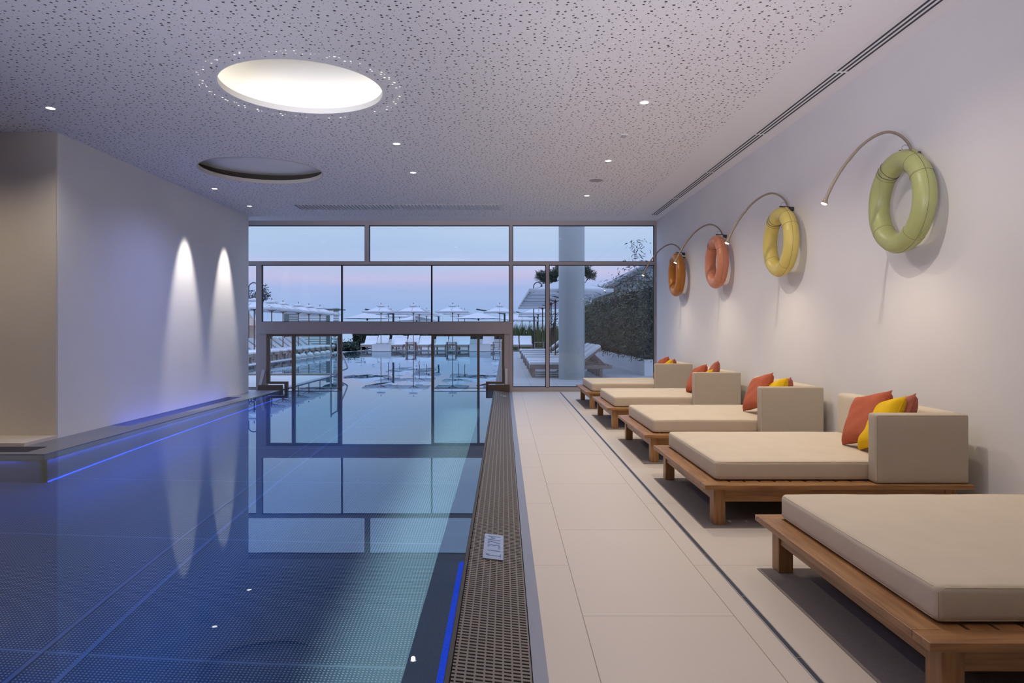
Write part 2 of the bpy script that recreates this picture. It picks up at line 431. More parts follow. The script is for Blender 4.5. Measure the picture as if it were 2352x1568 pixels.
# water
b = B(); z = ZW
b.quad((-9.3, YB, z), (-.2, YB, z), (-.2, 6.9, z), (-9.3, 6.9, z))
b.quad((-4.5, 6.9, z), (-.2, 6.9, z), (-.2, 18.9, z), (-4.5, 18.9, z))
b.quad((-8.5, 18.9, z), (-.2, 18.9, z), (-.2, 39.65, z), (-8.5, 39.65, z))
tag(b.build('pool_water', 'water', normals=False), 'calm blue pool water running from the hall out under the glass wall', 'water', kind='stuff')

# gutter: channel, grating, coping strip
st(B().box(-.19, .104, YB, 39.7, -.2, -.12).build('trim_5', 'dark'), 'dark gutter channel under the grating', 'channel')
slope = math.atan2(-.036, .29)
def grating(y0, y1, pitch, label):
    t = thing('gutter_grating', label, 'grating', (0, y0, 0))
    b = B(); n = int((y1 - y0) / pitch)
    for i in range(n):
        y = i * pitch
        b.box(-.186, .100, y, y + pitch * .56, -.008, 0)
    zz = lambda x: .038 - (x + .186) * .124
    for v in b.bm.verts: v.co.z += zz(v.co.x)
    b.build('cross_bars', 'grate', t)
    b = B()
    for k in range(9):
        x = -.175 + k * .0335; b.box(x, x + .007, 0, y1 - y0, -.006, .0005)
    for v in b.bm.verts: v.co.z += zz(v.co.x)
    b.build('long_bars', 'grate', t)
    return t
grating(-.6, 14.08, .0267, 'beige overflow grating along the indoor pool edge and tiled deck')
grating(14.62, 39.6, .05, 'overflow grating along the outdoor pool, beyond the glass wall')
tag(B().box(.104, .159, YB, 14.2, -.12, .002).build('coping_strip', 'rim_steel'), 'flat steel coping strip between grating and beige tiles', 'coping')
tag(B().box(.104, .159, 14.45, 39.6, -.12, .002).build('coping_strip', 'rim_steel'), 'steel coping strip beside the outdoor pool grating', 'coping')

# depth plates lying on the grating
def plate(y, w, l, full, label):
    t = thing('depth_plate', label, 'sign', (0, y, 0))
    xs = -.060 if full else -.02
    tilt = Matrix.Rotation(math.atan(.124), 3, 'Y')
    b = B(); b.box(-w / 2, w / 2, -l / 2, l / 2, 0, .004, bevel=.001)
    p = b.build('plate', 'sign_plate', t); p.location = (xs, 0, .038 - (xs + .186) * .124 + .0022); p.rotation_euler = (0, math.atan(.124), 0)
    if full: p.scale = (.83, 1.34, 1)
    if full:
        cu = bpy.data.curves.new('txt', 'FONT'); cu.body = '1.37M'; cu.size = .115; cu.align_x = 'LEFT'; cu.extrude = .0006
        tmp = bpy.data.objects.new('txt', cu); C.objects.link(tmp)
        dg = bpy.context.evaluated_depsgraph_get(); me = bpy.data.meshes.new_from_object(tmp.evaluated_get(dg))
        bpy.data.objects.remove(tmp)
        xs_ = [v.co.x for v in me.vertices]; ys_ = [v.co.y for v in me.vertices]
        sx = .205 / (max(xs_) - min(xs_)); sy = .088 / (max(ys_) - min(ys_))
        for v in me.vertices:      # reads along +Y, tops of the letters toward the water
            u = (v.co.x - min(xs_)) * sx; w_ = (v.co.y - min(ys_)) * sy
            v.co = Vector((.046 - w_, -.065 + u, .0042 + max(0, v.co.z)))
        me.materials.append(M['sign_ink'])
        o = bpy.data.objects.new('lettering', me); C.objects.link(o); o.parent = p
        b = B(); b.box(-.028, .048, -.127, -.124, .004, .0052); b.box(.044, .052, -.136, -.098, .004, .0052)
        b.box(-.034, -.026, -.136, -.104, .004, .0052)
        for k in range(4): b.box(-.052 + k * .006, -.047 + k * .006, -.104 - k * .008, -.098 - k * .008, .004, .0052)
        b.box(-.047, -.030, -.122, -.118, .004, .0052, rot=Matrix.Rotation(.6, 3, 'Z'))
        b.build('pictogram', 'sign_ink', p)
    else:
        b = B(); b.box(-.055, -.015, -.05, .03, .004, .0055); b.build('pictogram', 'bronze', p)
    return t
plate(3.985, .135, .335, True, 'steel depth plate reading 1.37M on the gutter grating')
plate(13.1, .12, .30, False, 'small depth plate on the grating near the glass wall')

# slot drain in the deck
t = thing('slot_drain', 'long thin metal slot drain across the tiles beside the daybeds', 'drain', (1.12, 0, 0))
b = B(); b.box(-.014, -.009, -1, 14.1, .0002, .003); b.box(.009, .014, -1, 14.1, .0002, .003); b.build('edge', 'steel', t)
B().box(-.009, .009, -1, 14.1, .0002, .001).build('slot', 'slot', t)
for k in range(22): B().box(-.009, .009, k * .62 + .2, k * .62 + .208, .0002, .0025).build('cross_pin', 'grate', t)

# ------------------------------------------------------------------ ceiling fittings
def dome(name, label, cx, cy, r, lit):
    t = thing(name, label, 'ceiling light', (cx, cy, CZ))
    B().lathe([(r + .005, -.003), (r - .012, -.003), (r - .012, .05), (r + .03, .05)], 72).build('rim', 'warm_plaster' if not lit else 'dome_white', t, smooth=True)
    if lit:
        B().lathe([(r + .03, .05), (r + .16, .05), (r + .17, .10), (r + .12, .20), (r - .02, .30), (r * .6, .38), (r * .3, .415), (0, .425)], 72).build('dome', 'dome_white', t, smooth='full')
        B().lathe([(r + .045, .056), (r + .10, .056), (r + .10, .066), (r + .045, .066), (r + .045, .056)], 72).build('led_ring', 'cove_led', t)
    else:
        B().lathe([(r + .03, .05), (r + .12, .05), (r + .12, .15)], 72).build('cove', 'cove_shade', t)
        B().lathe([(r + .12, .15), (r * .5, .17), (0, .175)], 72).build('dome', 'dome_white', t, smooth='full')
    return t
dome('round_ceiling_light', 'large glowing round cove light recessed in the perforated ceiling', *DOME1, True)
dome('round_ceiling_recess', 'large unlit round recess in the ceiling near the left wall', *DOME2, False)

def downlight(x, y, label):
    t = thing('downlight', label, 'downlight', (x, y, CZ), group='recessed spotlights in the ceiling')
    B().lathe([(.058, -.0005), (.056, -.005), (.044, -.005), (.040, -.001)], 28).build('trim_ring', 'white_metal', t, smooth=True)
    B().lathe([(.0405, -.0015), (0, -.0025)], 28).build('lens', 'lamp_white', t)
    return t
DL = [((116, 248), 'recessed downlight at the far left, above the beige end wall'),
      ((493, 433), 'recessed downlight beyond the unlit round recess, the nearer of two along the left wall'),
      ((573, 473), 'recessed downlight in the ceiling corner above the end of the left wall'),
      ((911, 330), 'recessed downlight over the pool, right beside the glowing round light'),
      ((949, 396), 'recessed downlight over the pool midway between glowing light and glass wall'),
      ((1480, 235), 'recessed downlight over the daybeds, the nearest of the row of three'),
      ((1397, 369), 'recessed downlight over the daybeds, middle of the row of three'),
      ((1348, 449), 'recessed downlight over the daybeds, the farthest of the row of three')]
DLP = []
for (x, y), lab in DL:
    Y = (CZ - H) * F / (CY - y); X = (x - CX) / F * Y
    downlight(X, Y, lab); DLP.append((X, Y))
Y = 2.2 * F / (CY - 310); X = (1433 - CX) / F * Y
t = thing('sprinkler', 'small metal sprinkler head in the ceiling over the daybeds', 'sprinkler', (X, Y, CZ))
B().lathe([(.05, .001), (.047, -.006), (.025, -.008)], 24).build('flange', 'white_metal', t, smooth=True)
B().lathe([(.025, -.008), (.03, -.018), (.012, -.03), (0, -.03)], 24).build('head', 'grey_plate', t, smooth=True)
Y = 2.2 * F / (CY - 414); X = (1369 - CX) / F * Y
tag(B().lathe([(.10, 0), (.10, -.004), (.094, -.006), (0, -.006)], 40).build('ceiling_speaker', 'grey_plate', loc=(X, Y, CZ - .0005)), 'flat grey round cover plate in the ceiling over the far daybeds', 'speaker')
yb = [2.25, 4.13, 6.02, 7.94, 9.86, 11.80, 13.55]
yb = [y for y in yb]
names = ['nearest', 'second', 'third', 'fourth', 'fifth', 'farthest']
for i in range(6):
    y0, y1 = yb[i], yb[i + 1]
    if i == 0: y0 = 2.25
    t = thing('slot_diffuser', names[i] + ' section of the three slot air diffuser along the right wall ceiling', 'air vent', (2.876, y0, CZ), group='slot air diffusers')
    b = B()
    for k in range(3):
        x = -.05 + k * .0415
        b.box(x, x + .019, .02, y1 - y0 - .02, -.0035, -.0005)
    b.build('slot', 'slot', t)
    b = B(); b.box(-.09, .082, .0, y1 - y0 - .004, -.0022, -.0002); b.build('frame', 'plaster', t)
def grille(x0, x1, label):
    t = thing('air_grille', label, 'air vent', (x0, 12.36, CZ), group='ceiling grilles by the glass wall')
    w = x1 - x0
    B().box(0, w, 0, .55, -.003, -.0005).build('backing', 'lilac_metal', t)
    b = B(); n = int(w / .062)
    for i in range(n):
        b.box(i * .062, i * .062 + .038, .03, .52, -.016, -.006, rot=Matrix.Rotation(R(25), 3, 'Y'))
    b.build('blades', 'lilac_metal', t)
    b = B(); b.box(-.02, w + .01, -.02, .02, -.006, -.001); b.box(-.02, w + .01, .53, .57, -.006, -.001); b.build('frame', 'lilac_metal', t)
grille(-3.72, -1.89, 'left ceiling air grille with angled blades by the glass wall')
grille(-1.86, -.05, 'right ceiling air grille with angled blades by the glass wall')

# ------------------------------------------------------------------ glass wall
def frame(nm, x0, x1, y0, y1, label, dy0=0, dy1=.12, m='frame_metal'):
    o = B().box(fx(x0), fx(x1), WY + dy0, WY + dy1, fz(y1), fz(y0)).build(nm, m)
    return st(o, label, 'window frame')
frame('trim_6', 540, 1508, 506.9, 517, 'top rail of the glass wall')
frame('trim_7', 540, 1508, 601, 608, 'horizontal transom of the glass wall', -.005)
frame('trim_8', 838, 847, 517, 601, 'short mullion between the two upper left panes')
frame('trim_9', 1170.5, 1177.5, 517, 899, 'main mullion right of the pool opening', -.008, .13)
frame('trim_10', 1503.5, 1508, 517, 899, 'end post of the glass wall at the right wall')
frame('trim_11', 1254.3, 1261.5, 608, 890, 'mullion between the two right panes')
frame('trim_12', 1177.5, 1503.5, 889, 899, 'bottom sill of the right panes on the deck')
frame('trim_13', 588, 600, 608, 739.5, 'upper part of the left post of the pool opening')
frame('trim_14', 588, 596.5, 739.5, 901, 'lower part of the left post of the pool opening')
frame('trim_15', 530, 588, 891, 899, 'bottom sill of the narrow left pane')
frame('trim_16', 594, 1170.5, 739.5, 766.5, 'deep horizontal beam over the swim-through door', -.03, .22)
def window(i, x0, x1, y0, y1, label):
    t = thing('window_%d' % i, label, 'window', (fx((x0 + x1) / 2), WY + .06, fz(y1))); t['kind'] = 'structure'
    w = (fx(x1) - fx(x0)) / 2; h = fz(y0) - fz(y1)
    B().box(-w, w, -.006, .006, 0, h).build('pane', 'pane', t)
    b = B(); g = .014
    b.box(-w, w, -.02, .02, 0, g); b.box(-w, w, -.02, .02, h - g, h); b.box(-w, -w + g, -.02, .02, g, h - g); b.box(w - g, w, -.02, .02, g, h - g)
    b.build('gasket', 'joint', t)
    return t, w, h
window(1, 535, 838, 517, 601, 'upper left pane of the glass wall')
window(2, 847, 1170.5, 517, 601, 'upper middle pane of the glass wall')
window(3, 1177.5, 1503.5, 517, 601, 'upper right pane of the glass wall')
t, w, h = window(4, 600, 1170.5, 608, 739.5, 'wide middle window of three panes above the beam')
for x in (784, 991):
    o = B().box(-.016, .016, -.02, .02, 0, h).build('joint', 'joint', t); o.location.x = fx(x) - t.location.x
window(5, 1177.5, 1254.3, 608, 889, 'narrow tall pane right of the pool opening')
window(6, 1261.5, 1503.5, 608, 889, 'tall right pane in front of the round column')
window(7, 535, 588, 608, 891, 'narrow tall pane left of the pool opening')

d = thing('door_1', 'bronze framed sliding swim-through door over the water', 'door', (fx(877), WY, ZW)); d['kind'] = 'structure'
def dpart(name, x0, x1, y0, y1, m, dy0=.0, dy1=.08):
    ox, oz = d.location.x, d.location.z
    return B().box(fx(x0) - ox, fx(x1) - ox, dy0, dy1, fz(y1) - oz, fz(y0) - oz).build(name, m, d)
dpart('jamb', 596.5, 611.5, 766.5, 884, 'frame_metal', .0, .14); dpart('jamb', 1158.5, 1170.5, 766.5, 884, 'frame_metal', .0, .14)
dpart('frame_side', 611.5, 618.5, 766.5, 881, 'bronze'); dpart('frame_side', 1153, 1158.5, 766.5, 881, 'bronze')
dpart('header', 618.5, 784, 766.6, 772, 'bronze', .006, .074); dpart('header', 990.5, 1153, 766.6, 772, 'bronze', .006, .074)
for x0, x1 in ((670, 677), (776, 784.5), (990.5, 996.5), (1096, 1101.5)): dpart('stile', x0, x1, 766.5, 915, 'bronze')
for x0, x1, mm in ((618.5, 670, 'pane'), (677, 776, 'pane_green'), (996.5, 1096, 'pane_green'), (1101.5, 1153, 'pane')):
    y1 = 891.5 if mm == 'pane_green' else 876
    dpart('door_pane', x0, x1, 772, y1, mm, .034, .046)
dpart('bottom_rail', 660, 776, 890.6, 892.2, 'joint', .03, .05); dpart('bottom_rail', 996.5, 1117, 890.6, 892.2, 'joint', .03, .05)
dpart('corner_frame', 618.5, 660, 876, 881.5, 'bronze'); dpart('corner_frame', 653, 660, 881.5, 908, 'bronze')
dpart('corner_frame', 1116, 1153, 876, 881.5, 'bronze'); dpart('corner_frame', 1116, 1121.5, 881.5, 907, 'bronze')
dpart('lower_beam', 596, 650, 883.5, 899, 'bronze', -.10, .0); dpart('lower_beam', 1122, 1171, 883, 899, 'bronze', -.10, .0)
b = B(); b.box(fx(600) - d.location.x, fx(606.5) - d.location.x, -.05, -.035, fz(884) - ZW, fz(848) - ZW, rot=Matrix.Rotation(R(-13) * -1, 3, 'Y'))
b.build('flap_arm', 'lilac_metal', d)
B().box(fx(1160) - d.location.x, fx(1165.5) - d.location.x, -.05, -.035, fz(882) - ZW, fz(846) - ZW).build('flap_arm', 'lilac_metal', d)

# ------------------------------------------------------------------ daybeds
def daybed(x0, y0, label):
    t = thing('daybed', label, 'daybed', (x0, y0, 0), group='teak daybeds along the right wall')
    W, D, zt, th = 1.70, 1.545, .268, .030
    B().box(0, W, 0, .10, zt - th, zt, bevel=.003).build('front_board', 'teak_x', t)
    B().box(0, W, D - .10, D, zt - th, zt, bevel=.003).build('back_board', 'teak_x', t)
    B().box(0, .10, .1005, D - .1005, zt - th, zt, bevel=.003).build('end_board', 'teak_y', t)
    b = B(); x = .1004
    while x < W - .08:
        b.box(x, x + .085, .101, D - .101, zt - .024, zt - .004); x += .099
    b.build('slats', 'teak_y', t)
    for (lx, ly) in ((.07, .055), (.07, D - .145), (W - .15, .055), (W - .15, D - .145)):
        B().box(lx, lx + .075, ly, ly + .09, .004, zt - th, bevel=.003).build('leg', 'teak_z', t)
    zb = .150
    B().box(.146, W - .151, .062, .087, zb, zt - th).build('apron', 'teak_x', t)
    B().box(.146, W - .151, D - .085, D - .06, zb, zt - th).build('apron', 'teak_x', t)
    B().box(.08, .105, .146, D - .146, zb, zt - th).build('apron', 'teak_y', t)
    mx0, mx1, my0, my1, mz0, mz1 = .108, 1.545, .142, D - .07, zt + .001, .395
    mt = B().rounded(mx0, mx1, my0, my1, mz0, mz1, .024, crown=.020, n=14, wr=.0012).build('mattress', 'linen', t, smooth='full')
    e = .011; pts = [(mx0 + e, my0 + e), (mx1 - e, my0 + e), (mx1 - e, my1 - e), (mx0 + e, my1 - e)]
    b = B()
    for zz in (mz1 - .010, mz0 + .010):
        b.tube([(p[0], p[1], zz + (.001 if zz > .3 else -.001)) for p in
                [(mx0 + .03, my0 + .006), (mx1 - .03, my0 + .006), (mx1 - .006, my0 + .03), (mx1 - .006, my1 - .03), (mx1 - .03, my1 - .006), (mx0 + .03, my1 - .006), (mx0 + .006, my1 - .03), (mx0 + .006, my0 + .03)]], .0028, 6, closed=True)
    b.tube([(mx0 + .0065, my0 + .0065, mz0 + .02), (mx0 + .0065, my0 + .0065, mz1 - .02)], .0022, 6)
    b.build('seam', 'piping', mt)
    ar = B().rounded(1.095, 1.69, .03, .138, zt + .001, .712, .018, n=6).build('armrest', 'linen_shaded', t, smooth='full')
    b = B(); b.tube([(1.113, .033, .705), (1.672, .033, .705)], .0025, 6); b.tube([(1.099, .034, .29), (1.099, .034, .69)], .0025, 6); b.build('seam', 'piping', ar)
    B().rounded(1.55, 1.69, .142, D - .01, zt + .001, .715, .03, n=6).build('backrest', 'linen', t, smooth='full')
    return t
BEDS = [(1.335, 2.21), (1.27, 4.455), (1.31, 6.58), (1.295, 8.85), (1.29, 11.11)]
BL = ['teak daybed nearest to the viewer, showing only its bare cream mattress and slats', 'teak daybed under the pale green life ring, with three cushions in full view',
      'teak daybed under the yellow life ring', 'teak daybed under the peach life ring', 'teak daybed under the dark orange life ring, beside the glass wall']
ML = ['grey floor mat under the bare daybed nearest to the viewer', 'grey floor mat under the daybed below the pale green life ring', 'grey floor mat under the daybed below the yellow life ring',
      'grey floor mat under the daybed below the peach life ring', 'grey floor mat under the daybed below the dark orange life ring']
for i, (x0, y0) in enumerate(BEDS):
    daybed(x0, y0, BL[i])
    o = B().box(x0 - .014, WX - .02, y0 - .012, y0 + 1.475, .0006, .0036).build('floor_mat', 'rug')
    tag(o, ML[i], 'mat', 'grey mats under the daybeds')

def pillow(c, u, v, size, th, m, label, grp):
    """c centre, u along the width, v up the cushion"""
    u = Vector(u).normalized(); v = Vector(v); v = (v - u * v.dot(u)).normalized(); w = u.cross(v)
    th *= 1.15; n = 18; b = B(); grid = {}
    for sgn in (1, -1):
        for i in range(n + 1):
            for j in range(n + 1):
                a = 2 * i / n - 1; q = 2 * j / n - 1
                edge = (abs(i - n / 2) == n / 2) or (abs(j - n / 2) == n / 2)
                if edge and (1, i, j) in grid: grid[(sgn, i, j)] = grid[(1, i, j)]; continue
                hgt = ((1 - a ** 4) * (1 - q ** 4)) ** .42
                # sides drawn in between the corners, a few creases
                pu = a * (1 - .07 * (1 - q * q)); pv = q * (1 - .09 * (1 - a * a))
                cr = .05 * math.sin(6 * a + 4 * q + sgn) * (1 - hgt) + .03 * math.sin(9 * q - 5 * a)
                ww = sgn * (th / 2) * hgt * (1 + cr)
                grid[(sgn, i, j)] = b.bm.verts.new(Vector((pu * size / 2, pv * size / 2, ww)))
        for i in range(n):
            for j in range(n):
                f = [grid[(sgn, i, j)], grid[(sgn, i + 1, j)], grid[(sgn, i + 1, j + 1)], grid[(sgn, i, j + 1)]]
                b.bm.faces.new(f if sgn > 0 else f[::-1])
    o = b.build('cushion', m, smooth='full')
    o.matrix_world = Matrix(((u.x, v.x, w.x, c[0]), (u.y, v.y, w.y, c[1]), (u.z, v.z, w.z, c[2]), (0, 0, 0, 1)))
    sm = B(); k = size / 2
    pts = [grid_pt for grid_pt in []]
    s = []
    for a, q in [(i / 8 - 1, -1) for i in range(0, 16)] + [(1, i / 8 - 1) for i in range(0, 16)] + [(1 - i / 8, 1) for i in range(0, 16)] + [(-1, 1 - i / 8) for i in range(0, 16)]:
        s.append((a * (1 - .07 * (1 - q * q)) * k, q * (1 - .09 * (1 - a * a)) * k, 0))
    sm.tube(s, .003, 6, closed=True).build('piping', m, o, smooth='full')
    return tag(o, label, 'cushion', grp)
def corner_pillow(bed, bl, tl, tr, size, th, m, label, push=(0, 0, 0)):
    x0, y0 = BEDS[bed]
    bl, tl, tr = Vector(bl), Vector(tl), Vector(tr)
    v = tl - bl; u = tr - tl
    c = bl + v * .5 + u * .5 + Vector((x0 - 1.27, y0 - 4.455, 0)) + Vector(push)
    pillow(c, u, v, size, th, m, label, 'cushions on the daybeds')
A = dict(bl=(2.48, 5.135, .418), tl=(2.63, 5.25, .741), tr=(2.675, 4.90, .8175))
Yl = dict(bl=(2.50, 4.975, .415), tl=(2.66, 5.0, .716), tr=(2.655, 4.66, .798))
Bq = dict(bl=(2.665, 4.97, .43), tl=(2.770, 4.99, .735), tr=(2.715, 4.655, .812))
corner_pillow(1, **A, size=.39, th=.125, m='terracotta', label='leftmost terracotta cushion leaning on the daybed under the pale green life ring')
corner_pillow(1, **Yl, size=.37, th=.12, m='yellow', label='yellow cushion between terracotta ones on the daybed under the pale green life ring')
corner_pillow(1, **Bq, size=.36, th=.11, m='terracotta_pale', label='terracotta cushion peeking over the armrest of the daybed under the pale green life ring')
corner_pillow(2, **A, size=.38, th=.12, m='terracotta', label='terracotta cushion left of the armrest on the daybed under the yellow ring', push=(-.055, -.02, 0))
corner_pillow(2, **Yl, size=.36, th=.12, m='yellow', label='yellow cushion peeking over the armrest of the daybed under the yellow ring', push=(.01, -.05, -.012))
corner_pillow(2, **Bq, size=.36, th=.11, m='terracotta_pale', label='right terracotta cushion peeking over the armrest of the daybed under the yellow ring', push=(.0, 0, -.035))
corner_pillow(3, **A, size=.37, th=.12, m='terracotta', label='terracotta cushion left of the armrest on the daybed under the peach ring', push=(-.04, -.02, -.02))
corner_pillow(3, **Yl, size=.34, th=.11, m='yellow', label='yellow cushion almost hidden behind the armrest of the daybed under the peach ring', push=(0, -.03, -.05))
corner_pillow(3, **Bq, size=.38, th=.11, m='terracotta_pale', label='terracotta cushion rising above the armrest of the daybed under the peach ring', push=(.0, 0, .015))
corner_pillow(4, **A, size=.36, th=.12, m='terracotta', label='terracotta cushion above the armrest of the daybed under the dark orange ring', push=(0, 0, .0))
corner_pillow(4, **Yl, size=.35, th=.11, m='yellow', label='yellow cushion above the armrest of the daybed under the dark orange ring', push=(.02, -.03, -.02))
corner_pillow(4, **Bq, size=.34, th=.11, m='terracotta_pale', label='right terracotta cushion above the armrest of the daybed under the dark orange ring', push=(.0, 0, -.03))

# ------------------------------------------------------------------ life rings and gooseneck lamps
RX = 2.94
def life_ring(y, z, Ro, m, label):
    rt = .076; Rm = Ro - rt
    t = thing('life_ring', label, 'life ring', (RX, y, z), group='life rings on the right wall')
    n = 288; pts = []; rr = []
    for k in range(n):
        a = 2 * math.pi * k / n
        pts.append((0, Rm * math.sin(a), Rm * math.cos(a)))
        rib = sum(math.exp(-(((math.degrees(a) - q + 540) % 360 - 180) / .8) ** 2) for q in (-66, -69.5, -73, -76.5, 134, 137.5, 141, 209, 205.5))
        rr.append(rt * (1 + .012 * math.sin(7 * a) + .01 * math.sin(3 * a + 1) + .03 * rib))
    body = B().tube(pts, rr, 24, closed=True).build('tube', m, t, smooth='full')
    # welded bands, seam and ribs on the tube
    b = B()
    def loop(a, r=.0012, tilt=0):
        c = Vector((0, Rm * math.sin(a), Rm * math.cos(a))); rad = Vector((0, math.sin(a), math.cos(a))); ax = Vector((1, 0, 0)); tg = Vector((0, math.cos(a), -math.sin(a)))
        q = rt * 1.012
        b.tube([c + q * (math.cos(f) * rad + math.sin(f) * ax) + tg * tilt * math.sin(f) for f in [2 * math.pi * k / 28 for k in range(28)]], r, 5, closed=True)
    for a in (-35, -62, 40, 130, 215): loop(R(a))
    b.tube([((-.2) * rt, (Rm + rt * .99) * math.sin(2 * math.pi * k / 96), (Rm + rt * .99) * math.cos(2 * math.pi * k / 96)) for k in range(96)], .0013, 5, closed=True)
    b.build('seam', 'ring_seam', t)
    b = B(); loop(R(28), .0028, .012); loop(R(33), .0028, -.008); b.build('rope', 'rope', t, smooth='full')
    B().tube([(.055, 0, Rm), (WX - RX, 0, Rm)], .012, 10).build('wall_peg', 'black', t, smooth=True)
    for a in (-28, 137, 222):
        a = R(a); rad = Vector((0, math.sin(a), math.cos(a))); q = B()
        q.box(-.003, .003, -.032, .032, -.006, .018, bevel=.0012)
        o = q.build('lug', m, t); o.location = rad * (Ro - .004); o.rotation_euler = (-a, 0, 0)
    return t
goose = [(985, 305), (960, 240), (900, 170), (830, 125), (740, 105), (640, 130), (540, 185), (440, 265), (350, 365), (260, 480), (190, 590), (130, 700), (85, 800), (62, 855)]
GY = 5.23
gpts = []
for q in goose:
    p = at(1880 + q[0] / 4.6125, 280 + q[1] / 4.6125, GY); gpts.append((p.x - WX, 0, p.z - 2.196))
gx, gz = gpts[0][0], gpts[0][2]
def smooth_pts(p, k=4):
    o = []
    for i in range(len(p) - 1):
        p0, p1, p2, p3 = [Vector(p[max(0, min(len(p) - 1, i + d))]) for d in (-1, 0, 1, 2)]
        for s in range(k):
            t = s / k; o.append(.5 * ((2 * p1) + (p2 - p0) * t + (2 * p0 - 5 * p1 + 4 * p2 - p3) * t * t + (3 * p1 - p0 - 3 * p2 + p3) * t ** 3))
    return o + [Vector(p[-1])]
gsm = smooth_pts(gpts)
TIP = gsm[-1]
def lamp(y, z, label):
    t = thing('wall_lamp', label, 'wall lamp', (WX, y, z), group='gooseneck wall lamps')
    n = len(gsm)
    B().tube(gsm, [.0095 + .003 * i / n for i in range(n - 5)] + [.013, .015, .018, .021, .023], 12).build('arm', 'hose', t, smooth=True)
    dr = (gsm[-1] - gsm[-3]).normalized()
    b = B(); b.tube([TIP - dr * .004, TIP + dr * .008], [.0235, .0245], 16); b.build('lamp_rim', 'hose', t, smooth=True)
    B().tube([TIP + dr * .0085, TIP + dr * .012], [.0205, .015], 16).build('bulb', 'lamp_warm', t)
    b = B(); b.tube([(gx + .012, 0, gz - .02), (-.002, 0, gz - .028)], [.016, .024], 14); b.tube([(gx - .09, -.0, gz + .0), (gx + .02, 0, gz - .005)], .006, 8); b.build('wall_mount', 'black', t, smooth=True)
    B().tube([(gx - .045 + .026 * math.cos(a), 0, gz + .018 + .026 * math.sin(a)) for a in [2 * math.pi * k / 20 for k in range(20)]], .0028, 6, closed=True).build('hook', 'steel', t, smooth=True)
    return t
RINGS = [(5.23, 2.196, .377, 'ring_green', 'large pale green life ring hanging nearest on the right wall', 'gooseneck lamp arching out above the pale green life ring'),
         (7.51, 2.182, .368, 'ring_yellow', 'yellow life ring hanging on the right wall', 'gooseneck lamp arching out above the yellow life ring'),
         (9.77, 2.188, .366, 'ring_peach', 'peach pink life ring hanging on the right wall', 'gooseneck lamp arching out above the peach life ring'),
         (12.03, 2.188, .369, 'ring_orange', 'dark orange life ring hanging on the wall next to the glass wall', 'gooseneck lamp arching out above the orange life ring')]
for y, z, ro, m, l1, l2 in RINGS:
    life_ring(y, z, ro, m, l1); lamp(y, z, l2)

# ------------------------------------------------------------------ outdoors: ground
st(B().box(.159, 16, 14.40, 62, -.2, 0).build('terrace_floor', 'paving'), 'pale paved terrace right of the outdoor pool', 'terrace')
b = B(); b.box(-16, -8.5, 14.3, 72, -.2, .03); b.box(-8.5, -4.55, 14.3, 18.9, -.2, .03); b.box(-16, .159, 39.7, 72, -.2, .03)
st(b.build('poolside_floor', 'stone_white'), 'pale stone deck left of and beyond the outdoor pool', 'terrace')
tag(B().box(-8.5, -4.5, 18.86, 19.02, .031, .075).build('pool_coping', 'grey_wood'), 'brown coping bar across the water at the near end of the outdoor pool', 'coping')

# ------------------------------------------------------------------ parasols
def parasol(S, ze, za, wood='pole_wood'):
    t = bpy.data.objects.new('parasol', None); C.objects.link(t)
    hs = S / 2
    def surf(hs, ze, za, sag, thick):
        b = B(); n = 8
        for q in range(4):
            for i in range(n):
                for j in range(n):
                    def P(i, j):
                        r = i / n; s = 2 * j / n - 1
                        x = hs * r * s; y = -hs * r
                        z = za - (za - ze) * r - sag * math.sin(math.pi * r) * (1 - .5 * abs(s)) - sag * .6 * (1 - s * s) * r * r * -.6
                        c, d = (1, 0, -1, 0)[q], (0, 1, 0, -1)[q]
                        return (x * c - y * d, x * d + y * c, z)
                    b.quad(P(i, j), P(i + 1, j), P(i + 1, j + 1), P(i, j + 1))
        for q in range(4):      # valance
            def V(s, z):
                x = hs * s; y = -hs; c, d = (1, 0, -1, 0)[q], (0, 1, 0, -1)[q]
                return (x * c - y * d, x * d + y * c, z)
            b.quad(V(-1, ze), V(1, ze), V(1, ze - .035), V(-1, ze - .035))
        bmesh.ops.remove_doubles(b.bm, verts=b.bm.verts[:], dist=1e-4)
        bmesh.ops.solidify(b.bm, geom=b.bm.faces[:], thickness=thick)
        return b
    surf(hs, ze, za - .06, .03, .008).build('canopy', 'canvas', t)
    surf(hs * .24, za - .085, za, .0, .006).build('vent_cap', 'canvas', t)
    B().tube([(0, 0, .03), (0, 0, za - .01)], .028, 10).build('pole', wood, t, smooth=True)
    B().lathe([(0, .12), (.018, .09), (.03, .05), (.018, .01), (.026, 0), (0, 0)], 12, (0, 0, za - .01)).build('finial', wood, t, smooth=True)
    zh = za - .62 * (za - ze) - .22
    for k in range(8):
        a = k * math.pi / 4; L = hs * (1.38 if k % 2 else .97)
        dx, dy = math.cos(a), math.sin(a)
        rb = B().tube([(dx * .04, dy * .04, za - .12), (dx * L, dy * L, ze + .005)], .011, 5).build('rib', wood, t)
        B().tube([(dx * .03, dy * .03, zh), (dx * L * .46, dy * L * .46, za - .13 - (za - ze) * .46)], .010, 5).build('strut', wood, rb)
    B().lathe([(.05, 0), (.05, .06), (.03, .07)], 12, (0, 0, zh - .04), cap=True).build('runner', wood, t)
    B().box(-.15, .15, -.15, .15, 0, .04, bevel=.005).build('base', 'grey_plate', t)
    return t
ordn = ['first', 'second', 'third', 'fourth', 'fifth', 'sixth', 'seventh', 'eighth', 'ninth', 'tenth', 'eleventh', 'twelfth']
protoP = parasol(2.45, 2.08, 2.52); used = [False]
